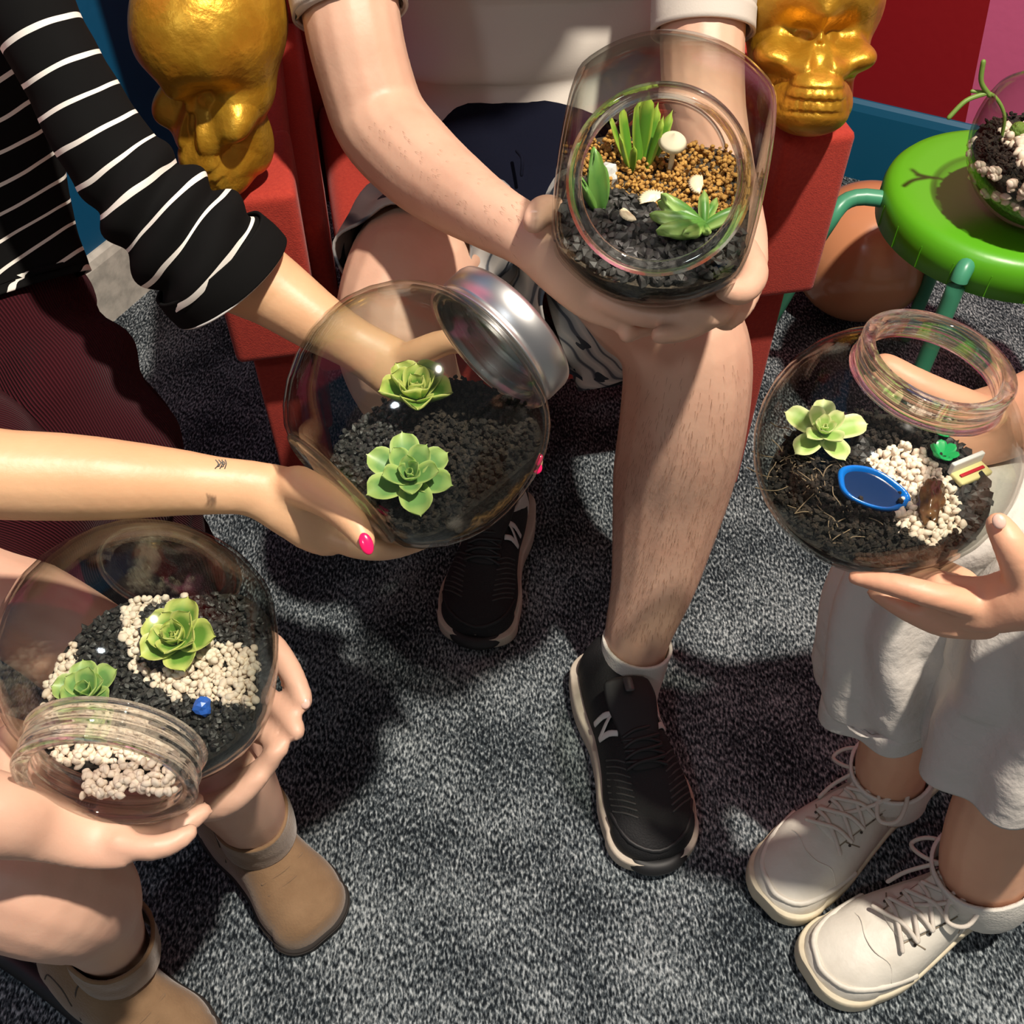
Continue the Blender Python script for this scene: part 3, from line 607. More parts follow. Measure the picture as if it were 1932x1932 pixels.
# blue pond, bark, green tree toy, striped hammock-like toy in the right jar
bp_ = J3.on_plane(1640, 936, .0065); Bp = Matrix.Translation(bp_) @ basis(UPZ*.75-CF*.5+CR*-.05) 
ex = (W(1700, 965, .8)-W(1580, 900, .8)).normalized(); ez = (UPZ*.75-CF*.5).normalized(); ex = (ex-ez*ex.dot(ez)).normalized(); Bp = Matrix.Translation(bp_) @ Matrix((ex, ez.cross(ex), ez)).transposed().to_4x4()
pond = thing('glass_pond', 'blue glass oval dish lying on the soil of the round jar', 'ornament', bp_)
def oval(prof, sx, sy, M, seg=48, wob=.04):
    V = []; F = []
    for r, z in prof:
        for j in range(seg): t = 2*PI*j/seg; w_ = 1+wob*math.sin(3*t+1)+wob*.5*math.sin(5*t); V.append(M @ Vector((r*sx*math.cos(t)*w_, r*sy*math.sin(t)*w_, z)))
    for i in range(len(prof)-1):
        for j in range(seg): F.append((i*seg+j, i*seg+(j+1) % seg, (i+1)*seg+(j+1) % seg, (i+1)*seg+j))
    return V, F
V, F = oval([(.0001, -.004), (.8, -.004), (.98, 0), (1.02, .004), (.97, .0065), (.86, .005), (.78, .001)], .029, .0165, Bp); mesh_obj('rim', V, F, mat('bright_blue_glass', (.0, .16, .62), .12, coat=.6), pond)
V, F = oval([(.0001, .0022), (.5, .0022), (.82, .002)], .029, .0165, Bp); mesh_obj('water', V, F, mat('deep_blue_resin', (.004, .022, .085), .12, coat=.2), pond)
def roots(jar, poly_c, n_, name='roots'):
    parts_ = []
    for i in range(n_):
        px_, py_ = random.choice(poly_c); p0 = jar.on_plane(px_+random.uniform(-35, 35), py_+random.uniform(-30, 30), .005)
        if not jar.inside(p0, .9): continue
        d0 = Vector((random.uniform(-1, 1), random.uniform(-1, 1), 0)).normalized(); q_ = [p0]
        for k_2 in range(3): d0 = (d0+Vector((random.uniform(-.6, .6), random.uniform(-.6, .6), 0))).normalized(); q_.append(q_[-1]+d0*.009+UPZ*random.uniform(-.002, .002))
        parts_.append(tube([(p, .0005, .0005, (.1, .2, 1)) for p in q_], 3, 5))
    V, F, U = join(parts_); o = mesh_obj(name, V, F, mat('pale_root_fibre', (.22, .16, .10), .8), jar.root, True); o['kind'] = 'stuff'
roots(J3, [(1500, 900), (1540, 960), (1480, 860), (1600, 1000), (1560, 900)], 45)
bk = J3.on_plane(1752, 955, .006); bm = bmesh.new(); bmesh.ops.create_icosphere(bm, subdivisions=4, radius=1)
for v in bm.verts:
    q = v.co.copy(); k = 1+.25*noise.noise(q*2.2)+.15*noise.noise(q*6); v.co = Vector((q.x*.010*k, q.y*.024*k, q.z*.009*k))
bm.transform(Matrix.Translation(bk) @ Matrix.Rotation(-.35, 4, 'Z')); tag(bm_obj('bark_chip', bm, mat('glossy_brown_resin', (.07, .03, .012), .2, var=(80, (.20, .10, .04), 5, .4, .7)), None, True), 'glossy brown rock with ridges on the white pebbles right of the blue pond', 'rock')
GT = mat('green_toy_plastic', (.01, .38, .10), .3)
for (px, py, lab, sc) in ((1775, 868, 'green plastic toy bush on the far edge of the white pebbles', 1.0), (1776, 826, 'green plastic toy leaf seen right under the threaded neck', .7)):
    p = J3.on_plane(px, py, .004); root = thing('toy_plant', lab, 'ornament', p); me = leaf_mesh('leaf', .014*sc, .009*sc, .003, .2, .1, GT)
    for a in range(6):
        o = bpy.data.objects.new('leaf', me); S.collection.objects.link(o); o.matrix_basis = Matrix.Translation(p) @ Matrix.Rotation(a*1.05, 4, 'Z') @ Matrix.Rotation(.5, 4, 'X'); par(o, root)
p = J3.on_plane(1828, 905, .006); ty = thing('toy_bench', 'tiny cream and yellow toy bench with a red stripe at the right of the jar', 'ornament', p)
TB = Matrix.Translation(p) @ Matrix.Rotation(.45, 4, 'Z')
rbox('bench', -.016, .016, -.007, .007, -.002, .003, TB, mat('cream_toy', (.70, .62, .28), .5), ty, .002); rbox('back_board', -.016, .016, .006, .010, 0, .012, TB, mat('white_toy', (.7, .7, .68), .5), ty, .0015); rbox('stripe', -.012, .012, -.0015, .0015, .003, .0045, TB, mat('red_toy', (.45, .01, .02), .4), ty, .0007)
p = J4.on_plane(390, 1345, .008); bm = bmesh.new(); bmesh.ops.create_icosphere(bm, subdivisions=2, radius=.0065)
for v in bm.verts: v.co = v.co*(1+.4*noise.noise(v.co*200))
bm.transform(Matrix.Translation(p)); tag(bm_obj('blue_pebble', bm, mat('bright_blue_stone', (.03, .14, .62), .35), None, False), 'bright blue pebble among the black gravel of the tipped jar', 'pebble')
# ---- bowl on the stool
BWC = Vector((.665, 1.140, .452)); BR = .105
bowl = thing('glass_bowl', 'small glass planter bowl of soil and white pebbles standing on the green stool', 'bowl', BWC)
def bowlprof(k, hi): return [(BR*k*math.sin(math.radians(a)), BR-BR*k*math.cos(math.radians(a))) for a in range(2, hi, 6)]
pr = [(.0001, 0)]+[(r, z) for r, z in bowlprof(1, 118)]; pin = [(r, z) for r, z in bowlprof(.965, 118)][::-1]
V, F = lathe(pr+pin+[(.0001, .004)], Matrix.Translation(BWC), 80); mesh_obj('bowl', V, F, GLASS, bowl)
ps = [(.0001, .006)]+[(r*.985, z) for r, z in bowlprof(.965, 84)]; ps += [(.0001, ps[-1][1])]
V, F = lathe(ps, Matrix.Translation(BWC), 64); mesh_obj('soil_layers', V, F, layers('bowl_layers', BWC+Vector((0, 0, BR)), UPZ, BR, [(-1, (.10, .16, .05)), (-.6, (.16, .22, .08)), (-.45, (.35, .36, .2)), (-.3, (.05, .04, .03)), (0, DK)]), bowl)
pts = []; pe = []; zt = BWC.z+ps[-1][1]
for i in range(1300):
    a = random.uniform(0, 6.283); r = BR*.9*math.sqrt(random.random()); pts.append(BWC+Vector((r*math.cos(a), r*math.sin(a), zt-BWC.z)))
lumps('soil', pts, UPZ, .0046, bowl)
pe = [q+Vector((0, 0, .004)) for q in pts if (q-BWC).x > -.055 and (q-BWC).y < .05][:260]; lumps('pebble', pe, UPZ, .0085, bowl)
wall_p = []
for i in range(90):
    a = random.uniform(2.4, 5.6); el = math.radians(random.uniform(58, 80)); wall_p.append(BWC+Vector((math.cos(a)*math.sin(el)*BR*.955, math.sin(a)*math.sin(el)*BR*.955, BR-BR*.955*math.cos(el))))
lumps('pebble', wall_p, UPZ, .0078, bowl)
sp = BWC+Vector((-.055, .035, .10)); spr = thing('sprig', 'thin green sprig leaning over the left rim of the glass bowl', 'plant', sp); SG = mat('sprig_green', (.16, .28, .05), .5)
crv('stem', [sp+Vector((0, 0, -.02)), sp+Vector((-.008, 0, .02)), sp+Vector((-.030, .004, .045)), sp+Vector((-.055, .008, .048))], .0022, SG, spr)
crv('leaf', [sp+Vector((-.034, .004, .045)), sp+Vector((-.050, .004, .062)), sp+Vector((-.055, .006, .085))], .003, SG, spr); crv('leaf', [sp+Vector((-.040, .004, .047)), sp+Vector((-.062, 0, .040)), sp+Vector((-.078, -.006, .022))], .003, SG, spr)
bm = bmesh.new(); bmesh.ops.create_icosphere(bm, subdivisions=3, radius=.010); bm.transform(Matrix.Translation(BWC+Vector((-.042, .03, .105)))); tag(bm_obj('cactus', bm, mat('cactus_green', (.14, .24, .03), .6, bump=(300, 1, .004)), None, True), 'small round green cactus in the soil of the glass bowl', 'cactus')
# ================================================================ PEOPLE
def T(*nodes_, sub=5, seg=16): return tube(pxn(nodes_), sub, seg)
def nail(parent, px, py, d, w, h, ang, m, name='fingernail', out=.0):
    """nail plate lying on the fingertip, facing the light side of the finger"""
    p = W(px, py, d); n = (CAMPOS-p).normalized(); x = (CR*math.cos(ang)-CU*math.sin(ang)); x = (x-n*x.dot(n)).normalized(); y = n.cross(x)
    bm = bmesh.new(); bmesh.ops.create_icosphere(bm, subdivisions=3, radius=1)
    for v in bm.verts:
        if v.co.z < 0: v.co.z *= .2
    bm.transform(Matrix.Translation(p+n*out) @ Matrix((x, y, n)).transposed().to_4x4() @ Matrix.Diagonal((w*d/FPX, h*d/FPX, .0022, 1)))
    return bm_obj(name, bm, m, parent, True)
def shoe(parent, heel, toe, style, wmax=.052, htop=.075, name='shoe', label=None, flip=1, nolace=False):
    a = Vector((*heel[:2], 0)); b = Vector((*toe[:2], 0)); L_ = (b-a).length; ex = (b-a).normalized(); ey = Vector((-ex.y, ex.x, 0))
    M = Matrix.Translation(a) @ Matrix((ex, ey, Vector((0, 0, 1)))).transposed().to_4x4()
    up_m, so_m = {'white': (LEATHER, RUBBER), 'black': (BLACKMESH, SOLEW), 'boot': (SUEDE, BOOTSOLE)}[style]
    KS = [0, .03, .10, .25, .42, .58, .72, .84, .93, .98, 1.0]
    KW = [.25, .52, .66, .66, .66, .84, 1.0, .96, .74, .45, .18]
    if style == 'boot': KW = [.35, .72, .88, .90, .82, .86, 1.0, .96, .74, .45, .18]
    if style == 'black': KW = [.30, .62, .78, .80, .76, .84, 1.0, .96, .74, .45, .18]
    zs = {'white': .026, 'black': .034, 'boot': .014}[style]; SEAM_ = SEAMW if style == 'white' else SEAM
    if style == 'white': KH = [.058, .066, .070, .068, .072, .066, .055, .046, .036, .026, .016]
    elif style == 'black': KH = [.060, .072, .076, .066, .078, .070, .052, .040, .030, .020, .010]
    else: KH = [.080, .12, .125, .120, .105, .072, .055, .046, .038, .030, .018]
    root = bpy.data.objects.new(name, None); S.collection.objects.link(root); root.location = a; par(root, parent)
    if label: root['label'] = label
    def sm(s, T_): return sum(float(np.interp(min(1, max(0, s+o_)), KS, T_))*k_ for o_, k_ in ((-.05, .12), (-.025, .22), (0, .32), (.025, .22), (.05, .12))) if .06 < s < .94 else float(np.interp(s, KS, T_))
    def w(s): return (math.sqrt(max(0, 1-((s-.84)/.163)**2))**.85 if s > .84 else math.sqrt(max(0, 1-((.10-s)/.102)**2))*KW[2] if s < .10 else sm(s, KW))*wmax*(1 if s <= .84 else .965)
    def cyf(s): return flip*.010*math.sin(PI*min(1, s*1.0))*(s > .3)*((s-.3)/.7)*.9
    ns, na = 56, 26
    SS = [(1-math.cos(PI*i/ns))/2 for i in range(ns+1)]
    V = []; F = []; U = []
    for s in SS:
        ww = max(w(s), .002); h = sm(s, KH); c = cyf(s)
        if s in (SS[0], SS[-1]): ww = .0015; h = .004
        for j in range(na+1):
            t = PI*j/na; p = 1.0 if s < .5 else 1.0; cx = math.cos(t); sz = math.sin(t)
            x = ww*math.copysign(abs(cx)**.72, cx)*(1-.22*(sz**2)*(1 if s < .55 else .4)); z = zs-.004+h*(abs(sz)**.72)
            wob = noise.noise(Vector((s*9, x*60, 2)))*.0016 if .5 < s < .85 else 0
            V.append(M @ Vector((s*L_, x+c, z+wob))); U.append((j/na, s))
    for i in range(ns):
        for j in range(na): k = i*(na+1)+j; F.append((k, k+1, k+na+2, k+na+1))
    up = mesh_obj('upper', V, F, up_m, root, True, U)
    # sole
    V = []; F = []; rows = [(.93, 0), (.99, .003), (1.0, .010), (1.0, zs-.006), (.985, zs), (.95, zs+.001)]
    fl_ = {'white': .0035, 'black': .006, 'boot': .003}[style]
    m_ = 90; ring = []
    for k, z in rows:
        for j in range(m_):
            u = j/m_; s = (1-math.cos(2*PI*u))/2; side = 1 if u < .5 else -1
            ww = (w(s)+fl_+(.006*math.sin(PI*min(1, s*2.2)) if style == 'black' and s < .45 else 0))*k; zz = z
            if style == 'black': zz = z*(1.0 if s < .8 else 1-.45*(s-.8)/.2) + (.010*(1-s/.3) if s < .3 and z > .01 else 0)
            toe_up = .010*max(0, (s-.85)/.15)**2
            V.append(M @ Vector((-.006*k+(L_+.010*k)*s, side*ww+cyf(s), zz+toe_up*(style != 'boot'))))
    for i in range(len(rows)-1):
        for j in range(m_): F.append((i*m_+j, i*m_+(j+1) % m_, (i+1)*m_+(j+1) % m_, (i+1)*m_+j))
    F.append(tuple(range(m_))[::-1]); F.append(tuple((len(rows)-1)*m_+j for j in range(m_)))
    mesh_obj('sole', V, F, so_m, root)
    def top(s, yy):
        """point on the upper at fraction s and lateral fraction yy (-1..1)"""
        ww = max(w(s), .002); h = float(np.interp(s, KS, KH)); cx = math.copysign(min(1, abs(yy))**(1/.72), yy); sz = math.sqrt(max(0, 1-cx*cx))
        return M @ Vector((s*L_, ww*yy*(1-.22*sz**2*(1 if s < .55 else .4))+cyf(s), zs-.004+h*(sz**.72)))
    UPV = Vector((0, 0, 1))
    def line(name_, pts, r, m, lift=.001): return crv(name_, [top(s, y)+UPV*lift for s, y in pts], r, m, root, 6, 4)
    if style == 'white':
        # toe cap overlay, foxing seams, tongue, eyestays, eyelets, laces with bow
        line('toe_seam', [(.80, -.92), (.79, -.55), (.815, -.1), (.815, .3), (.79, .65), (.80, .92)], .0007, LEATHER, .0005)
        line('toe_rim', [(.70, -.985), (.84, -.93), (.94, -.80), (.975, -.3), (.98, .3), (.94, .80), (.84, .93), (.70, .985)], .0036, LEATHER, 0)
        for sd in (-1, 1):
            line('side_seam', [(.44, sd*.75), (.55, sd*.62), (.66, sd*.48), (.72, sd*.42)], .0008, SEAMW, .0008)
            line('eyestay', [(.36, sd*.42), (.48, sd*.38), (.60, sd*.34), (.70, sd*.30)], .0040, LEATHER, 0)
            line('quarter_seam', [(.50, sd*.95), (.46, sd*.7), (.40, sd*.5)], .0008, SEAMW, .0008)
            line('wrinkle', [(.66, sd*.75), (.69, sd*.5), (.70, sd*.3)], .0009, SEAMW, .0004)
            for q in range(6):
                p = top(.38+q*.062, sd*.58)+UPV*.0012; bm = bmesh.new(); bmesh.ops.create_uvsphere(bm, u_segments=8, v_segments=6, radius=.0017); bm.transform(Matrix.Translation(p)); bm_obj('eyelet', bm, SEAM, root)
        tg = [(top(.30, 0)+UPV*.012, .024, .006, (0, 0, 1)), (top(.42, 0)+UPV*.004, .025, .005, (0, 0, 1)), (top(.60, 0)+UPV*.001, .022, .004, (0, 0, 1)), (top(.72, 0), .018, .003, (0, 0, 1))]
        V, F, U = tube(tg, 5, 16); mesh_obj('tongue', V, F, LEATHER, root, True, U)
        for q in range(6):
            s0 = .38+q*.062
            line('lace', [(s0, -.56), (s0+.006, -.25), (s0+.02, 0.), (s0+.035, .25), (s0+.055, .56)], .0026, LACE, .0085)
            line('lace', [(s0+.055, -.56), (s0+.035, -.25), (s0+.015, 0), (s0+.006, .25), (s0, .56)], .0026, LACE, .0105)
        k0 = top(.38, 0)+UPV*.016
        def bow(pts): return crv('bow', [k0+ex*x+ey*y+UPV*z for x, y, z in pts], .0025, LACE, root, 8, 6)
        bow([(0, 0, 0), (.02, .026, .006), (.050, .040, -.004), (.064, .026, -.010), (.045, .008, -.004), (.010, .002, 0)]); bow([(0, 0, 0), (.004, -.030, 0), (.014, -.058, -.024), (.032, -.062, -.034), (.034, -.036, -.016), (.008, -.004, 0)])
        bow([(0, 0, 0), (.03, .018, .002), (.065, .006, -.012), (.090, -.010, -.022)]); bow([(0, 0, 0), (.02, -.022, -.006), (.055, -.038, -.030), (.080, -.040, -.040)])
        V, F, U = tube([(k0-ey*.006, .005, .004, (0, 0, 1)), (k0+ey*.006, .005, .004, (0, 0, 1))], 3, 10); mesh_obj('knot', V, F, LACE, root)
    if style == 'black':
        tg = [(top(.33, 0)+UPV*.020, .031, .007, (.3, 0, 1)), (top(.42, 0)+UPV*.008, .031, .006, (0, 0, 1)), (top(.55, 0)+UPV*.001, .024, .004, (0, 0, 1)), (top(.68, 0), .018, .003, (0, 0, 1))]
        V, F, U = tube(tg, 5, 16); mesh_obj('tongue', V, F, mat('black_padded_fabric', (.010, .010, .011), .7), root, True, U)
        for q in range(6):
            s0 = .44+q*.042
            line('lace', [(s0, -.5), (s0+.01, -.2), (s0+.015, .2), (s0+.03, .5)], .0026, BLACK, .004)
            line('lace', [(s0+.03, -.5), (s0+.015, -.2), (s0+.01, .2), (s0, .5)], .0026, BLACK, .006)
        for q in range(9):
            s0 = .62+q*.026; sp_ = .62+.02*q
            for sd in (-1, 1): line('knit_ridge', [(s0-.03, sd*.92), (s0, sd*.72), (s0+.03, sd*.46)], .0014, mat('charcoal_ridge', (.05, .05, .048), .6), -.0002)
        for sd in (-1, 1):   # white N mark on both sides
            for sa, ya, sb, yb in ((.40, .97, .43, .66), (.43, .66, .48, .96), (.48, .96, .52, .62)):
                A_, B_ = top(sa, sd*ya), top(sb, sd*yb); o_ = ey*sd*.0020+UPV*.0008; mid = top((sa+sb)/2, sd*(ya+yb)/2)
                V, F, U = tube([(A_+o_, .0040, .0010, tuple(ey*sd)), (mid+o_*1.4, .0040, .0010, tuple(ey*sd)), (B_+o_, .0040, .0010, tuple(ey*sd))], 3, 8); mesh_obj('letter_mark', V, F, WHITEMARK, root)
        p = top(.36, .0)+UPV*.026; V, F, U = tube([(p-ex*.008, .006, .002, (0, 0, 1)), (p+ex*.008, .006, .002, (0, 0, 1))], 3, 14); mesh_obj('tongue_badge', V, F, mat('grey_badge', (.06, .06, .06), .35), root)
        line('toe_guard', [(.80, -.95), (.93, -.80), (.985, 0), (.93, .80), (.80, .95)], .003, BLACK, -.001)
    if style == 'black':
        tp = []
        for q in range(13):
            s_ = .90+.105*math.sin(PI*q/12)*1.02; yy_ = math.cos(PI*q/12)
            tp.append(M @ Vector((L_*(.955+.060*math.sin(PI*q/12)), wmax*.52*yy_+cyf(.95), .020)))
        crv('toe_bumper', tp, .0105, BLACK, root, 10, 3)
    if style == 'boot':
        line('vamp_seam', [(.40, -.97), (.38, -.7), (.40, -.35), (.48, -.1), (.5, 0), (.48, .1), (.40, .35), (.38, .7), (.40, .97)], .0009, SEAM, .0003)
        for sd in (-1, 1): line('gore_seam', [(.16, sd*.9), (.20, sd*.8), (.30, sd*.8), (.36, sd*.9)], .0009, SEAM, .0003)
        line('crease', [(.66, -.6), (.68, 0), (.66, .6)], .0016, SUEDE, 0); line('crease', [(.72, -.6), (.735, 0), (.72, .6)], .0014, SUEDE, 0)
    return root
def shaft(parent, name, pts, m, sub=6, seg=32, th=.003): return cloth(name, pts, m, parent, sub, seg, .0012, 30, False, False, th)
# ---------------------------------------------------------------- MAN (seated in the armchair)
man = thing('person', 'seated person in white polo shirt and leaf print shorts holding a glass jar', 'person', (0, 1.15, .42))
Rf, Lf = floor_pt(952, 955), floor_pt(898, 1222); Rf2, Lf2 = floor_pt(1135, 1262), floor_pt(1238, 1640)
P = []
P.append(T((645, -200, .97, 96), (655, -40, .97, 94), (668, 60, .975, 92), (690, 150, .99, 90), (722, 235, 1.0, 90), (790, 310, .965, 86), (860, 365, .92, 76), (930, 410, .87, 64), (1005, 452, .835, 58, .8), (1070, 505, .835, 62, .6), (1130, 550, .845, 62, .45), (1180, 580, .845, 50, .4)))
P.append(T((1020, 440, .835, 40), (1040, 408, .82, 38), (1022, 400, .805, 30), (1008, 418, .792, 24)))                # thumb pointing at the viewer
P.append(T((1130, 560, .84, 26), (1200, 590, .835, 25), (1255, 596, .828, 24), (1296, 590, .822, 20)))
P.append(T((1120, 530, .86, 26), (1190, 555, .87, 25), (1250, 560, .875, 24), (1320, 545, .87, 20)))
P.append(T((1110, 505, .87, 26), (1180, 520, .885, 25), (1250, 520, .89, 23), (1330, 500, .885, 20)))
P.append(T((1100, 470, .875, 25), (1170, 475, .895, 24), (1240, 470, .90, 22), (1320, 455, .90, 19)))
P.append(T((1345, -200, 1.06, 84), (1332, -40, 1.06, 82), (1325, 80, 1.07, 80), (1330, 200, 1.06, 76), (1355, 310, 1.0, 66), (1385, 400, .93, 54), (1402, 450, .89, 46, .8), (1392, 510, .865, 56, .55), (1370, 560, .855, 58, .45), (1345, 590, .85, 50, .4)))
P.append(T((1400, 470, .85, 30), (1420, 515, .825, 31), (1400, 548, .81, 28), (1370, 548, .80, 22)))               # thumb
P.append(T((1370, 560, .845, 28), (1355, 590, .83, 27), (1325, 592, .822, 24), (1302, 582, .818, 20)))
P.append(T((1365, 570, .845, 27), (1325, 606, .835, 24), (1280, 626, .825, 21), (1244, 632, .815, 18)))
P.append(T((1330, 590, .875, 26), (1270, 606, .875, 23), (1215, 616, .865, 20), (1183, 632, .85, 17)))
P.append(T((1350, 560, .875, 26), (1290, 560, .88, 24), (1240, 560, .88, 21), (1200, 555, .885, 18)))
# right leg (mostly behind the lidded jar) and left leg
P.append(T((900, 380, 1.50, 95), (855, 430, 1.30, 110), (790, 500, 1.11, 125), (745, 600, 1.06, 112), (755, 690, 1.08, 108), (800, 780, 1.20, 92), (860, 860, 1.36, 76), (920, 930, 1.50, 56), (938, 962, 1.55, 50), (925, 1000, 1.53, 48), (905, 1060, 1.50, 44)))
P.append(T((1060, 390, 1.50, 95), (1120, 460, 1.29, 115), (1200, 540, 1.13, 125), (1272, 620, 1.075, 122), (1296, 690, 1.085, 122), (1288, 800, 1.13, 120), (1270, 900, 1.19, 114), (1252, 1000, 1.235, 98), (1232, 1100, 1.275, 80), (1205, 1190, 1.31, 64), (1192, 1250, 1.335, 58), (1182, 1300, 1.345, 53), (1180, 1390, 1.34, 48)))
P.append(T((880, -200, 1.25, 100), (1000, 60, 1.34, 210, .55), (1000, 300, 1.50, 170, .5), (1060, 380, 1.46, 130)))
P.append(T((640, -220, .97, 96), (800, -260, 1.15, 120), (1000, -220, 1.28, 190, .5), (1200, -260, 1.15, 120), (1345, -220, 1.06, 84)))
body = organic('body', P, SKIN_M, man, .0032, 3)
nail(man, 1008, 404, .787, 10, 8, 0, mat('natural_nail', (.72, .47, .38), .3))
shirt_n = pxn([(1000, -240, 1.20, 300, .5), (1000, -100, 1.24, 285, .55), (1000, 20, 1.28, 262, .6), (1005, 120, 1.32, 245, .62), (1005, 200, 1.345, 232, .64), (1003, 262, 1.36, 228, .64)])
def fold_m(co, u): return .010*math.exp(-((u[1]-.33)/.02)**2)+.006*math.sin(u[1]*60+u[0]*9)*(u[1] > .12)
cloth('polo_shirt', shirt_n, WHITE_SHIRT, man, 14, 90, .010, 9, True, False, .003, 1, fold_m)
for nn in ([(625, -230, .97, 108), (645, -80, .97, 106), (657, 0, .972, 103), (661, 22, .973, 101)], [(1352, -230, 1.06, 98), (1338, -80, 1.06, 95), (1328, 20, 1.07, 92), (1326, 62, 1.073, 90)]):
    sl = cloth('sleeve', pxn(nn), WHITE_SHIRT, man, 8, 48, .003, 20, False, False, .003, 3)
    q = pxn(nn)[-1]; q0 = pxn(nn)[-2]; dd = (q[0]-q0[0]).normalized()
    cloth('sleeve_hem', [(q[0]-dd*.022, q[1]+.0018, q[2]+.0018, q[3]), (q[0]+dd*.001, q[1]+.0018, q[2]+.0018, q[3])], WHITE_SHIRT, man, 4, 48, .001, 20, False, False, .003, 3)
def shortsmat():
    m = bpy.data.materials.new('leaf_print_cloth'); m.use_nodes = True; nt, N, L = nodes(m); b = N['Principled BSDF']; b.inputs['Roughness'].default_value = .8
    tc = N.new('ShaderNodeTexCoord'); mp = N.new('ShaderNodeMapping'); mp.inputs['Scale'].default_value = (4, 16, 1); mp.inputs['Rotation'].default_value = (0, 0, .5); L.new(tc.outputs['UV'], mp.inputs[0])
    n = N.new('ShaderNodeTexNoise'); n.inputs['Scale'].default_value = .9; n.inputs['Detail'].default_value = 2; n.inputs['Distortion'].default_value = .7; L.new(mp.outputs[0], n.inputs['Vector'])
    w = N.new('ShaderNodeTexWave'); w.inputs['Scale'].default_value = .30; w.inputs['Distortion'].default_value = 7; w.inputs['Detail'].default_value = 2; w.inputs['Detail Scale'].default_value = 1.2; L.new(mp.outputs[0], w.inputs['Vector'])
    r = N.new('ShaderNodeValToRGB'); e = r.color_ramp.elements; e[0].position = 0; e[0].color = (.05, .06, .08, 1); e[1].position = .035; e[1].color = (.40, .39, .37, 1); k = e.new(.5); k.color = (.52, .49, .45, 1); k = e.new(.95); k.color = (.30, .30, .30, 1); k = e.new(.985); k.color = (.06, .07, .09, 1)
    L.new(w.outputs['Fac'], r.inputs[0])
    r2 = N.new('ShaderNodeValToRGB'); r2.color_ramp.interpolation = 'CONSTANT'; r2.color_ramp.elements[0].color = (0, 0, 0, 1); r2.color_ramp.elements[1].color = (1, 1, 1, 1); r2.color_ramp.elements[1].position = .60; L.new(n.outputs['Fac'], r2.inputs[0])
    mx = N.new('ShaderNodeMix'); mx.data_type = 'RGBA'; L.new(r2.outputs[0], mx.inputs['Factor']); L.new(r.outputs[0], mx.inputs['A']); mx.inputs['B'].default_value = (.015, .022, .035, 1)
    L.new(mx.outputs['Result'], b.inputs['Base Color']); return m
SH = shortsmat()
cloth('waistband', pxn([(1003, 225, 1.36, 222, .62), (1003, 290, 1.35, 220, .66), (1003, 350, 1.32, 218, .68), (1000, 415, 1.29, 205, .6)]), NAVY, man, 8, 60, .005, 12, False, True, .003, 5)
crv('drawstring', [W(975, 285, 1.20), W(985, 300, 1.185), W(984, 330, 1.19)], .002, NAVY, man)
def fold_s(co, u): return .006*math.sin(u[0]*40+u[1]*14)
shr = cloth('shorts_leg', pxn([(895, 445, 1.34, 115), (845, 455, 1.24, 140), (800, 482, 1.14, 145), (775, 525, 1.085, 138)]), SH, man, 12, 80, .008, 14, False, False, .003, 7, fold_s)
cloth('shorts_leg', pxn([(1045, 455, 1.34, 115), (1080, 475, 1.27, 135), (1130, 530, 1.18, 150), (1165, 600, 1.12, 148)]), SH, man, 12, 80, .008, 14, False, False, .003, 9, fold_s)
# loose hem flap hanging from the inner thigh
def sheet(name, rows, m, parent, nu=24, nv=24, amp=.003, th=.002):
    V = []; F = []; U = []; R_ = [[W(*q) for q in r] for r in rows]
    def lp(L_, t):
        x = t*(len(L_)-1); i = min(int(x), len(L_)-2); f = x-i; i0 = max(i-1, 0); i3 = min(i+2, len(L_)-1)
        return Vector(cr(*[np.array(L_[k]) for k in (i0, i, i+1, i3)], f))
    for i in range(nv+1):
        rowp = [lp([r[k] for r in R_], i/nv) for k in range(len(R_[0]))]
        for j in range(nu+1): p = lp(rowp, j/nu); V.append(p+(CAMPOS-p).normalized()*amp*noise.noise(p*25)); U.append((j/nu*.5, i/nv*.25))
    for i in range(nv):
        for j in range(nu): k = i*(nu+1)+j; F.append((k, k+1, k+nu+2, k+nu+1))
    o = mesh_obj(name, V, F, m, parent, True, U); md = o.modifiers.new('t', 'SOLIDIFY'); md.thickness = th; md.offset = 0; return o
sheet('shorts_hem', [[(1020, 500, 1.16), (1090, 520, 1.10), (1165, 575, 1.06)], [(1040, 590, 1.17), (1110, 600, 1.11), (1172, 625, 1.055)], [(1068, 670, 1.18), (1130, 680, 1.13), (1190, 690, 1.065)], [(1092, 738, 1.19), (1145, 728, 1.15), (1207, 705, 1.09)]], SH, man, amp=.012)
cloth('sock', pxn([(1203, 1212, 1.313, 61), (1192, 1250, 1.335, 60), (1182, 1300, 1.345, 55), (1180, 1360, 1.345, 50)]), SOCK, man, 8, 40, .001, 40, False, False, .004)
cloth('sock', pxn([(920, 930, 1.50, 62), (938, 962, 1.55, 56), (925, 1010, 1.53, 54)]), SOCK, man, 8, 40, .001, 40, False, False, .004)
shoe(man, Rf2, Lf2, 'black', .054, flip=1); shoe(man, Rf, Lf, 'black', .054, flip=-1)
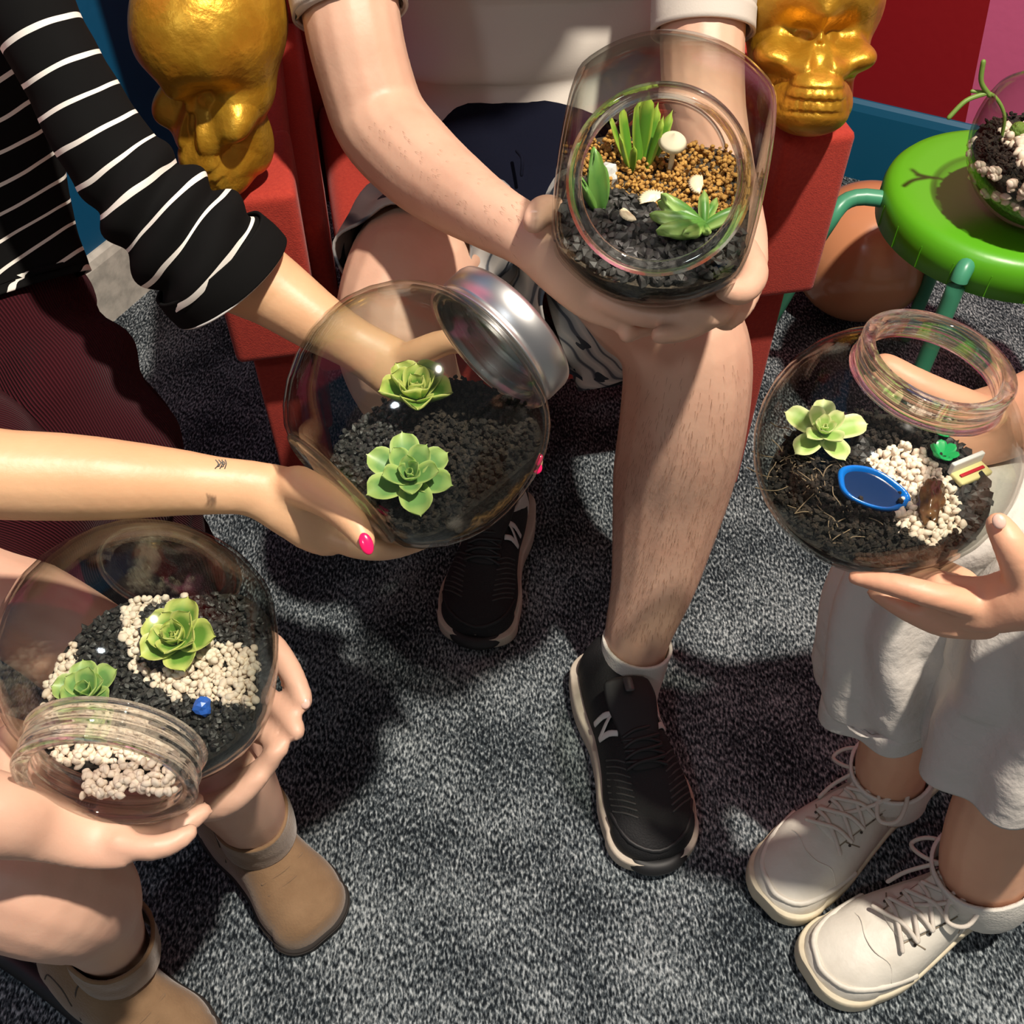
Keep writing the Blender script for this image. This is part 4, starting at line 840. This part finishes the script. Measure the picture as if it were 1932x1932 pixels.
# ---------------------------------------------------------------- WOMAN IN STRIPES (left)
wo = thing('person', 'seated person in black striped top and dark red corduroys holding the lidded jar', 'person', (-.5, .9, .42))
P = []
P.append(T((-260, 880, .70, 96), (-100, 882, .70, 93), (0, 895, .71, 87), (120, 900, .725, 84), (220, 905, .735, 77), (330, 910, .75, 65), (410, 916, .755, 56, .8), (475, 922, .76, 54, .75), (540, 945, .765, 64, .6), (600, 985, .775, 62, .5), (640, 1010, .785, 50, .45)))
P.append(T((560, 915, .755, 40), (620, 945, .735, 36), (665, 985, .722, 30), (690, 1022, .715, 22)))                 # thumb
P.append(T((600, 1005, .78, 26), (680, 1032, .775, 25), (740, 1035, .78, 22), (800, 1020, .79, 18)))
P.append(T((610, 1000, .80, 26), (700, 1010, .82, 24), (790, 1010, .83, 21), (860, 985, .83, 18)))
P.append(T((600, 985, .82, 26), (700, 985, .85, 24), (800, 975, .865, 21), (870, 950, .865, 18)))
P.append(T((590, 965, .83, 24), (680, 960, .86, 22), (760, 945, .875, 19), (820, 930, .875, 16)))
P.append(T((100, 110, .81, 56), (222, 312, .85, 62), (350, 435, .88, 80), (440, 502, .90, 84), (520, 552, .91, 70), (600, 608, .915, 58), (670, 650, .92, 50, .8), (735, 690, .92, 56, .6), (790, 730, .92, 58, .5), (830, 765, .915, 50, .4)))
P.append(T((735, 690, .925, 28), (790, 665, .905, 28), (845, 645, .89, 25), (890, 650, .88, 20)))
P.append(T((830, 750, .905, 25), (900, 790, .90, 23), (965, 825, .885, 21), (1013, 868, .865, 15)))
P.append(T((825, 770, .91, 25), (890, 820, .91, 23), (950, 860, .895, 21), (1010, 884, .87, 15)))
P.append(T((815, 785, .915, 25), (870, 840, .92, 23), (920, 885, .91, 20), (970, 900, .89, 15)))
P.append(T((800, 790, .92, 24), (840, 850, .93, 22), (870, 890, .92, 19), (910, 915, .91, 15)))
P.append(T((-200, -250, .90, 110), (-140, 0, .94, 90, .5), (-110, 200, .98, 90, .5), (-70, 420, 1.01, 90, .5)))
P.append(T((-120, -150, .88, 80), (10, -60, .79, 58), (100, 110, .81, 56)))
P.append(T((-120, -150, .90, 80), (-260, 100, .85, 80), (-340, 500, .75, 80), (-300, 820, .70, 90), (-240, 880, .70, 95)))
organic('body', P, SKIN_W, wo, .0036, 5)
nail(wo, 691, 1026, .705, 13, 22, -.35, NAIL, 'fingernail'); nail(wo, 1017, 868, .853, 7, 12, .4, NAIL); nail(wo, 1014, 884, .86, 9, 11, .3, NAIL)
def stripemat():
    m = bpy.data.materials.new('black_striped_jersey'); m.use_nodes = True; nt, N, L = nodes(m); b = N['Principled BSDF']; b.inputs['Roughness'].default_value = .9; b.inputs['Specular IOR Level'].default_value = .08
    tc = N.new('ShaderNodeTexCoord'); sx = N.new('ShaderNodeSeparateXYZ'); L.new(tc.outputs['UV'], sx.inputs[0])
    n = N.new('ShaderNodeTexNoise'); n.inputs['Scale'].default_value = 9; L.new(tc.outputs['Object'], n.inputs['Vector'])
    a = N.new('ShaderNodeMath'); a.operation = 'MULTIPLY_ADD'; a.inputs[1].default_value = .012; L.new(n.outputs['Fac'], a.inputs[0]); L.new(sx.outputs[1], a.inputs[2])
    d = N.new('ShaderNodeMath'); d.operation = 'DIVIDE'; d.inputs[1].default_value = .0265; L.new(a.outputs[0], d.inputs[0])
    f = N.new('ShaderNodeMath'); f.operation = 'FRACT'; L.new(d.outputs[0], f.inputs[0]); c = N.new('ShaderNodeMath'); c.operation = 'LESS_THAN'; c.inputs[1].default_value = .135; L.new(f.outputs[0], c.inputs[0])
    mx = N.new('ShaderNodeMix'); mx.data_type = 'RGBA'; L.new(c.outputs[0], mx.inputs['Factor']); mx.inputs['A'].default_value = (.006, .006, .006, 1); mx.inputs['B'].default_value = (.80, .77, .70, 1); L.new(mx.outputs['Result'], b.inputs['Base Color'])
    return m
ST = stripemat()
cloth('striped_top', pxn([(-330, -250, .82, 190, .6), (-215, -60, .86, 195, .6), (-135, 110, .90, 190, .6), (-78, 290, .945, 172, .6), (-38, 420, .975, 160, .6), (2, 525, .995, 150, .6), (18, 560, 1.0, 146, .6)]), ST, wo, 14, 90, .006, 10, True, False, .003, 11, None, .030)
SLV = .335
def fold_w(co, u):
    v = u[1]; L0 = SLV-.12; return 0 if v < L0 else .0055*max(-1, math.sin((v-L0)*170+2.2*math.cos(2*PI*u[0])+.6*noise.noise(co*30)))*min(1, (v-L0)*30)
_sn = pxn([(-30, -130, .77, 80), (34, -15, .785, 76), (94, 95, .80, 74), (156, 205, .82, 75), (218, 305, .84, 82), (300, 400, .86, 98), (378, 472, .877, 112), (418, 508, .888, 118)])
SLV = tube(_sn, 16, 8, True, False)[2][-1][1]
cloth('striped_sleeve', _sn, ST, wo, 20, 90, .004, 16, True, False, .003, 13, fold_w)
q = pxn([(396, 484, .880, 124), (418, 508, .888, 126), (436, 528, .895, 124)]); cloth('sleeve_cuff', q, mat('black_jersey', (.006, .006, .006), .9, spec=.08), wo, 6, 60, .003, 14, False, False, .003, 15)
qq = pxn([(437, 530, .86, 130)])[0]
ts = pxn([(418, 508, .888, 126), (436, 528, .895, 124)]); d_ = (ts[1][0]-ts[0][0]).normalized(); x_ = d_.cross(Vector(ts[1][3])).normalized(); y_ = d_.cross(x_)
crv('cuff_stitching', [ts[1][0]+d_*.001+(x_*math.cos(a*.3141)+y_*math.sin(a*.3141))*(ts[1][1]+.002) for a in range(21)], .0009, mat('white_thread', (.6, .6, .57), .7), wo)
def cordmat():
    m = bpy.data.materials.new('maroon_corduroy'); m.use_nodes = True; nt, N, L = nodes(m); b = N['Principled BSDF']; b.inputs['Roughness'].default_value = .85; b.inputs['Sheen Weight'].default_value = .03; b.inputs['Specular IOR Level'].default_value = .1
    tc = N.new('ShaderNodeTexCoord'); w = N.new('ShaderNodeTexWave'); w.inputs['Scale'].default_value = 60; w.inputs['Distortion'].default_value = .4; w.bands_direction = 'X'; L.new(tc.outputs['UV'], w.inputs['Vector'])
    r = N.new('ShaderNodeValToRGB'); r.color_ramp.elements[0].color = (.020, .002, .004, 1); r.color_ramp.elements[1].color = (.062, .008, .013, 1); L.new(w.outputs['Fac'], r.inputs[0]); L.new(r.outputs[0], b.inputs['Base Color'])
    bp = N.new('ShaderNodeBump'); bp.inputs['Strength'].default_value = .8; bp.inputs['Distance'].default_value = .002; L.new(w.outputs['Fac'], bp.inputs['Height']); L.new(bp.outputs['Normal'], b.inputs['Normal']); return m
CORD = cordmat()
def fold_c(co, u): return .006*math.sin(u[1]*75+u[0]*12)*(u[1] > .1)
cloth('trouser_leg', pxn([(-150, 470, 1.10, 180), (-40, 570, 1.08, 178), (60, 690, 1.05, 168), (140, 800, 1.03, 158), (190, 880, 1.04, 145), (240, 960, 1.12, 115), (300, 1040, 1.25, 90), (330, 1100, 1.4, 75)]), CORD, wo, 12, 80, .007, 12, True, True, .003, 17, fold_c)
cloth('trouser_leg', pxn([(-300, 800, .98, 190), (-120, 880, .95, 165), (20, 920, .96, 140), (90, 950, .98, 130), (130, 1010, 1.05, 105), (170, 1080, 1.2, 80)]), CORD, wo, 12, 80, .006, 12, True, True, .003, 19, fold_c)
for i in range(7):
    a = i/6; x = 404+a*18
    crv('wrist_tattoo', [W(x+3, 868+(i % 2)*3, .705), W(x+8-3*a, 876+3*math.sin(i*2), .704), W(x+2, 884-(i % 3)*3, .705)], .0004, mat('grey_ink', (.10, .10, .09), .7), wo, 5, 3)
# ---------------------------------------------------------------- PERSON BOTTOM LEFT
pl = thing('person', 'bare kneed person in brown suede boots holding the tipped pebble jar', 'person', (-.6, .35, .42))
P = []
P.append(T((-350, 1090, .90, 120), (-120, 1105, .91, 112), (0, 1130, .92, 100), (110, 1190, .93, 100), (230, 1280, .94, 105), (330, 1360, .96, 108), (400, 1435, 1.0, 98), (450, 1500, 1.07, 78), (478, 1545, 1.14, 64), (500, 1580, 1.19, 56)))
P.append(T((-420, 1520, .80, 150), (-180, 1590, .78, 145), (20, 1650, .77, 135), (105, 1680, .785, 128), (150, 1700, .84, 112), (175, 1730, .93, 88), (200, 1765, 1.02, 70), (225, 1800, 1.08, 60)))
P.append(T((-300, 1500, .64, 100), (-120, 1520, .655, 92), (0, 1540, .67, 80), (90, 1565, .69, 62, .7), (170, 1590, .70, 52, .5), (240, 1600, .70, 42, .45)))
P.append(T((60, 1530, .69, 34), (20, 1480, .70, 33), (8, 1430, .71, 30), (18, 1385, .72, 24)))
P.append(T((220, 1590, .70, 26), (280, 1600, .70, 25), (325, 1590, .705, 23), (358, 1570, .71, 18)))
P.append(T((210, 1575, .72, 25), (280, 1580, .725, 24), (340, 1560, .73, 22), (385, 1530, .74, 18)))
P.append(T((200, 1560, .74, 25), (270, 1560, .75, 24), (330, 1540, .755, 21), (370, 1510, .76, 18)))
P.append(T((190, 1550, .76, 24), (250, 1545, .77, 22), (300, 1525, .775, 20), (340, 1500, .78, 17)))
P.append(T((-380, 1320, .86, 80), (-100, 1390, .865, 70), (100, 1440, .865, 58), (240, 1480, .86, 52, .8), (330, 1495, .835, 60, .5), (410, 1470, .825, 66, .4), (460, 1430, .82, 56, .4)))
P.append(T((440, 1230, .85, 28), (500, 1210, .835, 26), (545, 1262, .815, 24), (573, 1322, .80, 20)))
P.append(T((430, 1410, .83, 40), (430, 1300, .845, 36), (445, 1230, .85, 26)))
P.append(T((450, 1300, .84, 26), (500, 1315, .82, 24), (540, 1348, .80, 22), (560, 1380, .79, 19)))
P.append(T((450, 1370, .83, 26), (490, 1380, .81, 24), (518, 1398, .795, 21), (529, 1412, .788, 18)))
P.append(T((420, 1490, .82, 26), (470, 1470, .80, 25), (505, 1440, .79, 22), (518, 1420, .785, 18)))
P.append(T((360, 1530, .81, 24), (410, 1520, .79, 28), (450, 1500, .785, 26), (490, 1465, .785, 20)))
organic('body', P, SKIN_P, pl, .0036, 5)
NN = mat('natural_nail', (0, 0, 0)); nail(pl, 575, 1326, .795, 10, 12, -.3, NN)
hb, tb = floor_pt(425, 1525), floor_pt(612, 1772); shoe(pl, hb, tb, 'boot', .050, label='brown suede ankle boot, toe lit'); 
hb2, tb2 = floor_pt(160, 1800), floor_pt(370, 2040); shoe(pl, hb2, tb2, 'boot', .052)
cloth('boot_shaft', pxn([(472, 1534, 1.125, 66), (484, 1556, 1.16, 66), (490, 1572, 1.18, 62)]), SUEDE, pl, 8, 40, .002, 30, False, False, .004, 21)
cloth('boot_shaft', pxn([(205, 1768, 1.02, 76), (215, 1788, 1.05, 75), (222, 1802, 1.07, 72)]), SUEDE, pl, 8, 40, .002, 30, False, False, .004, 23)
# ---------------------------------------------------------------- PERSON RIGHT
pr_ = thing('person', 'person in loose white trousers and white laced sneakers holding the round jar', 'person', (.6, .55, .42))
P = []
P.append(T((2300, 1040, .68, 95), (2120, 1085, .70, 84), (2000, 1115, .72, 74), (1920, 1130, .735, 62, .8), (1860, 1140, .75, 56, .55), (1800, 1130, .76, 48, .45), (1760, 1120, .765, 42, .4)))
P.append(T((1930, 1110, .73, 34), (1920, 1060, .715, 34), (1902, 1020, .71, 31), (1884, 990, .715, 25)))
P.append(T((1840, 1142, .75, 30), (1755, 1122, .745, 26), (1685, 1103, .752, 23), (1612, 1090, .765, 14)))
P.append(T((1860, 1180, .765, 28), (1780, 1180, .77, 23), (1710, 1152, .775, 20), (1650, 1118, .785, 15)))
P.append(T((1800, 1110, .77, 27), (1740, 1090, .78, 25), (1680, 1075, .80, 22), (1630, 1060, .82, 17)))
P.append(T((1820, 1100, .78, 27), (1770, 1075, .80, 25), (1720, 1055, .825, 22), (1680, 1040, .84, 17)))
P.append(T((2300, 700, .84, 100), (2120, 735, .86, 92), (2000, 760, .875, 84), (1920, 785, .89, 74, .8), (1860, 805, .90, 74, .55), (1800, 815, .905, 70, .45), (1750, 810, .91, 60, .4)))
P.append(T((1850, 780, .885, 36), (1780, 752, .88, 35), (1720, 724, .88, 33), (1670, 694, .885, 29)))
for k in range(4): P.append(T((1800-k*6, 830+k*16, .91, 26), (1740-k*6, 850+k*22, .92, 24), (1690-k*4, 870+k*26, .92, 21), (1650, 880+k*28, .91, 17)))
P.append(T((2250, 950, .95, 150), (2000, 980, .95, 120), (1740, 1070, .985, 110), (1700, 1150, 1.02, 85), (1700, 1300, 1.09, 75), (1695, 1400, 1.15, 70), (1682, 1445, 1.195, 66), (1678, 1480, 1.225, 62), (1670, 1500, 1.24, 56)))
P.append(T((2350, 1100, .84, 150), (2080, 1150, .86, 130), (1950, 1220, .90, 110), (1930, 1350, .97, 90), (1900, 1480, 1.03, 84), (1872, 1570, 1.08, 84), (1858, 1630, 1.115, 82), (1850, 1670, 1.15, 72)))
organic('body', P, SKIN_R, pr_, .0032, 3)
nail(pr_, 1885, 984, .702, 12, 15, -.3, NN)
def fold_t(co, u): return .007*math.sin(u[0]*44+u[1]*9)*min(1, u[1]*4)
cloth('trouser_leg', pxn([(2300, 930, .93, 150), (2050, 950, .93, 140), (1850, 1005, .945, 128), (1740, 1075, .97, 122), (1695, 1160, 1.0, 125), (1692, 1240, 1.04, 138), (1695, 1270, 1.06, 146), (1697, 1300, 1.075, 148)]), TROUS, pr_, 14, 90, .006, 12, True, False, .002, 25, fold_t)
cloth('trouser_leg', pxn([(2350, 1080, .82, 170), (2110, 1120, .84, 160), (1990, 1190, .87, 155), (1960, 1290, .91, 158), (1930, 1370, .945, 162), (1912, 1440, .97, 160)]), TROUS, pr_, 14, 90, .006, 12, True, False, .002, 27, fold_t)
cloth('trouser_seat', pxn([(2500, 800, 1.0, 260), (2250, 950, .92, 250), (2150, 1010, .90, 200)]), TROUS, pr_, 8, 48, .008, 10, True, True, .002, 29)
cloth('blouse', wn([(.86, .60, .42, .17, .12), (.88, .62, .65, .17, .12), (.88, .62, .95, .20, .11), (.88, .62, 1.1, .12, .08)], (0, 1, 0)), TROUS, pr_, 10, 48, .01, 9, True, True, .002, 31)
cloth('sock', pxn([(1682, 1448, 1.20, 70), (1678, 1470, 1.22, 69), (1672, 1495, 1.24, 66)]), SOCK, pr_, 6, 40, .001, 40, False, False, .004)
cloth('sock', pxn([(1856, 1630, 1.115, 88), (1856, 1652, 1.13, 87), (1850, 1672, 1.15, 82)]), SOCK, pr_, 6, 40, .001, 40, False, False, .004)
ha, ta = floor_pt(1768, 1418), floor_pt(1438, 1715); shoe(pr_, ha, ta, 'white', .049, flip=-1)
ha, ta = floor_pt(1940, 1625), floor_pt(1520, 1850); shoe(pr_, ha, ta, 'white', .050, flip=1)
# dark bar of a seat leg at the bottom left corner
bar = thing('metal_stool', 'black metal tube on the carpet at the bottom left corner', 'stool', floor_pt(40, 1830))
crv('tube', [floor_pt(-150, 1720, .02), floor_pt(30, 1820, .02), floor_pt(165, 1925, .02)], .011, BLACK, bar)

# ---------------------------------------------------------------- heads and shoulders above the picture's upper edge (they throw the shadows on chair and wall)
def head(parent, c, face, skin, hair, hs=1.0):
    """c: head centre, face: horizontal look direction; a nodding head with nose, ears, eyes, lips and short hair"""
    f = Vector(face).normalized(); f = (f*.85+Vector((0, 0, -.5))).normalized(); s_ = f.cross(Vector((0, 0, 1))).normalized(); u = s_.cross(f)
    M = Matrix.Translation(c) @ Matrix((s_, f, u)).transposed().to_4x4() @ Matrix.Scale(hs, 4)
    bm = bmesh.new(); bmesh.ops.create_icosphere(bm, subdivisions=5, radius=1)
    for v in bm.verts:
        x, y, z = v.co; w = .075*(1-.28*max(0, -z)**1.5); p = Vector((x*w, y*(.095 if y < 0 else .088), z*.118))
        if y > 0:
            p.y += .022*math.exp(-((x*.075/.011)**2)-((z*.118+.012)/.018)**2)-.010*(math.exp(-((abs(x)*.075-.030)/.013)**2-((z*.118-.012)/.010)**2)) + .006*math.exp(-((x*.075)/.022)**2-((z*.118+.058)/.007)**2)
        for sx in (-1, 1):
            if x*sx > .5: p.x += sx*.012*math.exp(-((y*.09+.004)/.012)**2-((z*.118)/.028)**2)
        v.co = p
    bm.transform(M); hd = bm_obj('head', bm, skin, parent, True)
    bm = bmesh.new(); bmesh.ops.create_icosphere(bm, subdivisions=5, radius=1)
    for v in bm.verts:
        x, y, z = v.co; k = 1 if (z > .25 or y < -.05) else .86
        v.co = Vector((x*.083*k, y*.104*k-.004, z*.126*k)); v.co *= 1+.02*noise.noise(v.co*60)
    bm.transform(M); bm_obj('hair', bm, hair, parent, True)
    for sx in (-1, 1):
        bm = bmesh.new(); bmesh.ops.create_uvsphere(bm, u_segments=12, v_segments=8, radius=.011); bm.transform(M @ Matrix.Translation((sx*.030, .073, .012))); bm_obj('eye', bm, mat('eye_white', (.7, .68, .65), .2), parent, True)
    return hd
HAIRB = mat('brown_hair', (.04, .022, .012), .6, bump=(300, .6, .003))
head(man, Vector((.165, 1.0, 1.27)), (.1, -1, 0), SKIN_M, HAIRB)
cloth('polo_yoke', wn([(.02, 1.34, .78, .20, .11), (.05, 1.26, .92, .225, .11), (.10, 1.15, 1.03, .19, .09), (.12, 1.11, 1.09, .07, .07)], (0, 1, 0)), WHITE_SHIRT, man, 8, 48, .004, 10, True, True, .002, 41)
V, F, U = tube(wn([(.12, 1.12, 1.06, .055), (.155, 1.03, 1.22, .05)], (0, 1, 0)), 4, 16); mesh_obj('neck', V, F, SKIN_M, man)
head(wo, Vector((-.66, 1.03, 1.20)), (.8, -.3, 0), SKIN_W, HAIRB, .95)
V, F, U = tube(wn([(-.63, 1.0, .96, .10), (-.65, 1.02, 1.03, .05), (-.66, 1.03, 1.14, .045)], (0, 1, 0)), 4, 16); mesh_obj('neck', V, F, SKIN_W, wo)
head(pr_, Vector((.90, .64, 1.27)), (-1, .1, 0), SKIN_R, HAIRB, .95)
V, F, U = tube(wn([(.89, .63, 1.08, .06), (.90, .64, 1.22, .048)], (0, 1, 0)), 4, 16); mesh_obj('neck', V, F, SKIN_R, pr_)
# ---------------------------------------------------------------- short body hair on the man's shin and forearm
def hairs(name, obj, parent, tests, n_, ln):
    me = obj.data; V = []; F = []; polys = [p for p in me.polygons]; random.shuffle(polys); cnt = 0
    for p in polys:
        c = p.center; x, y, d = PX(c)
        hit = None
        for poly, dr in tests:
            if inpoly(x, y, poly): hit = dr; break
        if hit is None or (y < 820 and random.random() > ((y-620)/200)**2 and x > 1100) or p.normal.dot((CAMPOS-c).normalized()) < -.1: continue
        t = (Vector(hit)+Vector((random.uniform(-.2, .2), random.uniform(-.2, .2), random.uniform(-.15, .15)))); t = (t-p.normal*t.dot(p.normal)).normalized()
        s_ = t.cross(p.normal)*.00013; a = c+p.normal*.0003; L_ = ln*random.uniform(.6, 1.3); b = len(V)
        V += [a-s_, a+s_, a+t*L_*.5+p.normal*.0012+s_*.8, a+t*L_*.5+p.normal*.0012-s_*.8, a+t*L_+p.normal*.0012]
        F += [(b, b+1, b+2, b+3), (b+3, b+2, b+4)]; cnt += 1
        if cnt >= n_: break
    o = mesh_obj(name, V, F, mat('body_hair', (.26, .14, .08), .6), parent, False); o['kind'] = 'stuff'; return o
hairs('leg_hair', body, man, [([(1150, 640), (1420, 640), (1400, 900), (1330, 1130), (1270, 1210), (1135, 1200), (1150, 1000)], (0, -.1, -1))], 1500, .010)
hairs('arm_hair', body, man, [([(700, 230), (790, 240), (990, 380), (980, 490), (800, 400), (650, 290)], (.6, -.7, 0))], 700, .007)
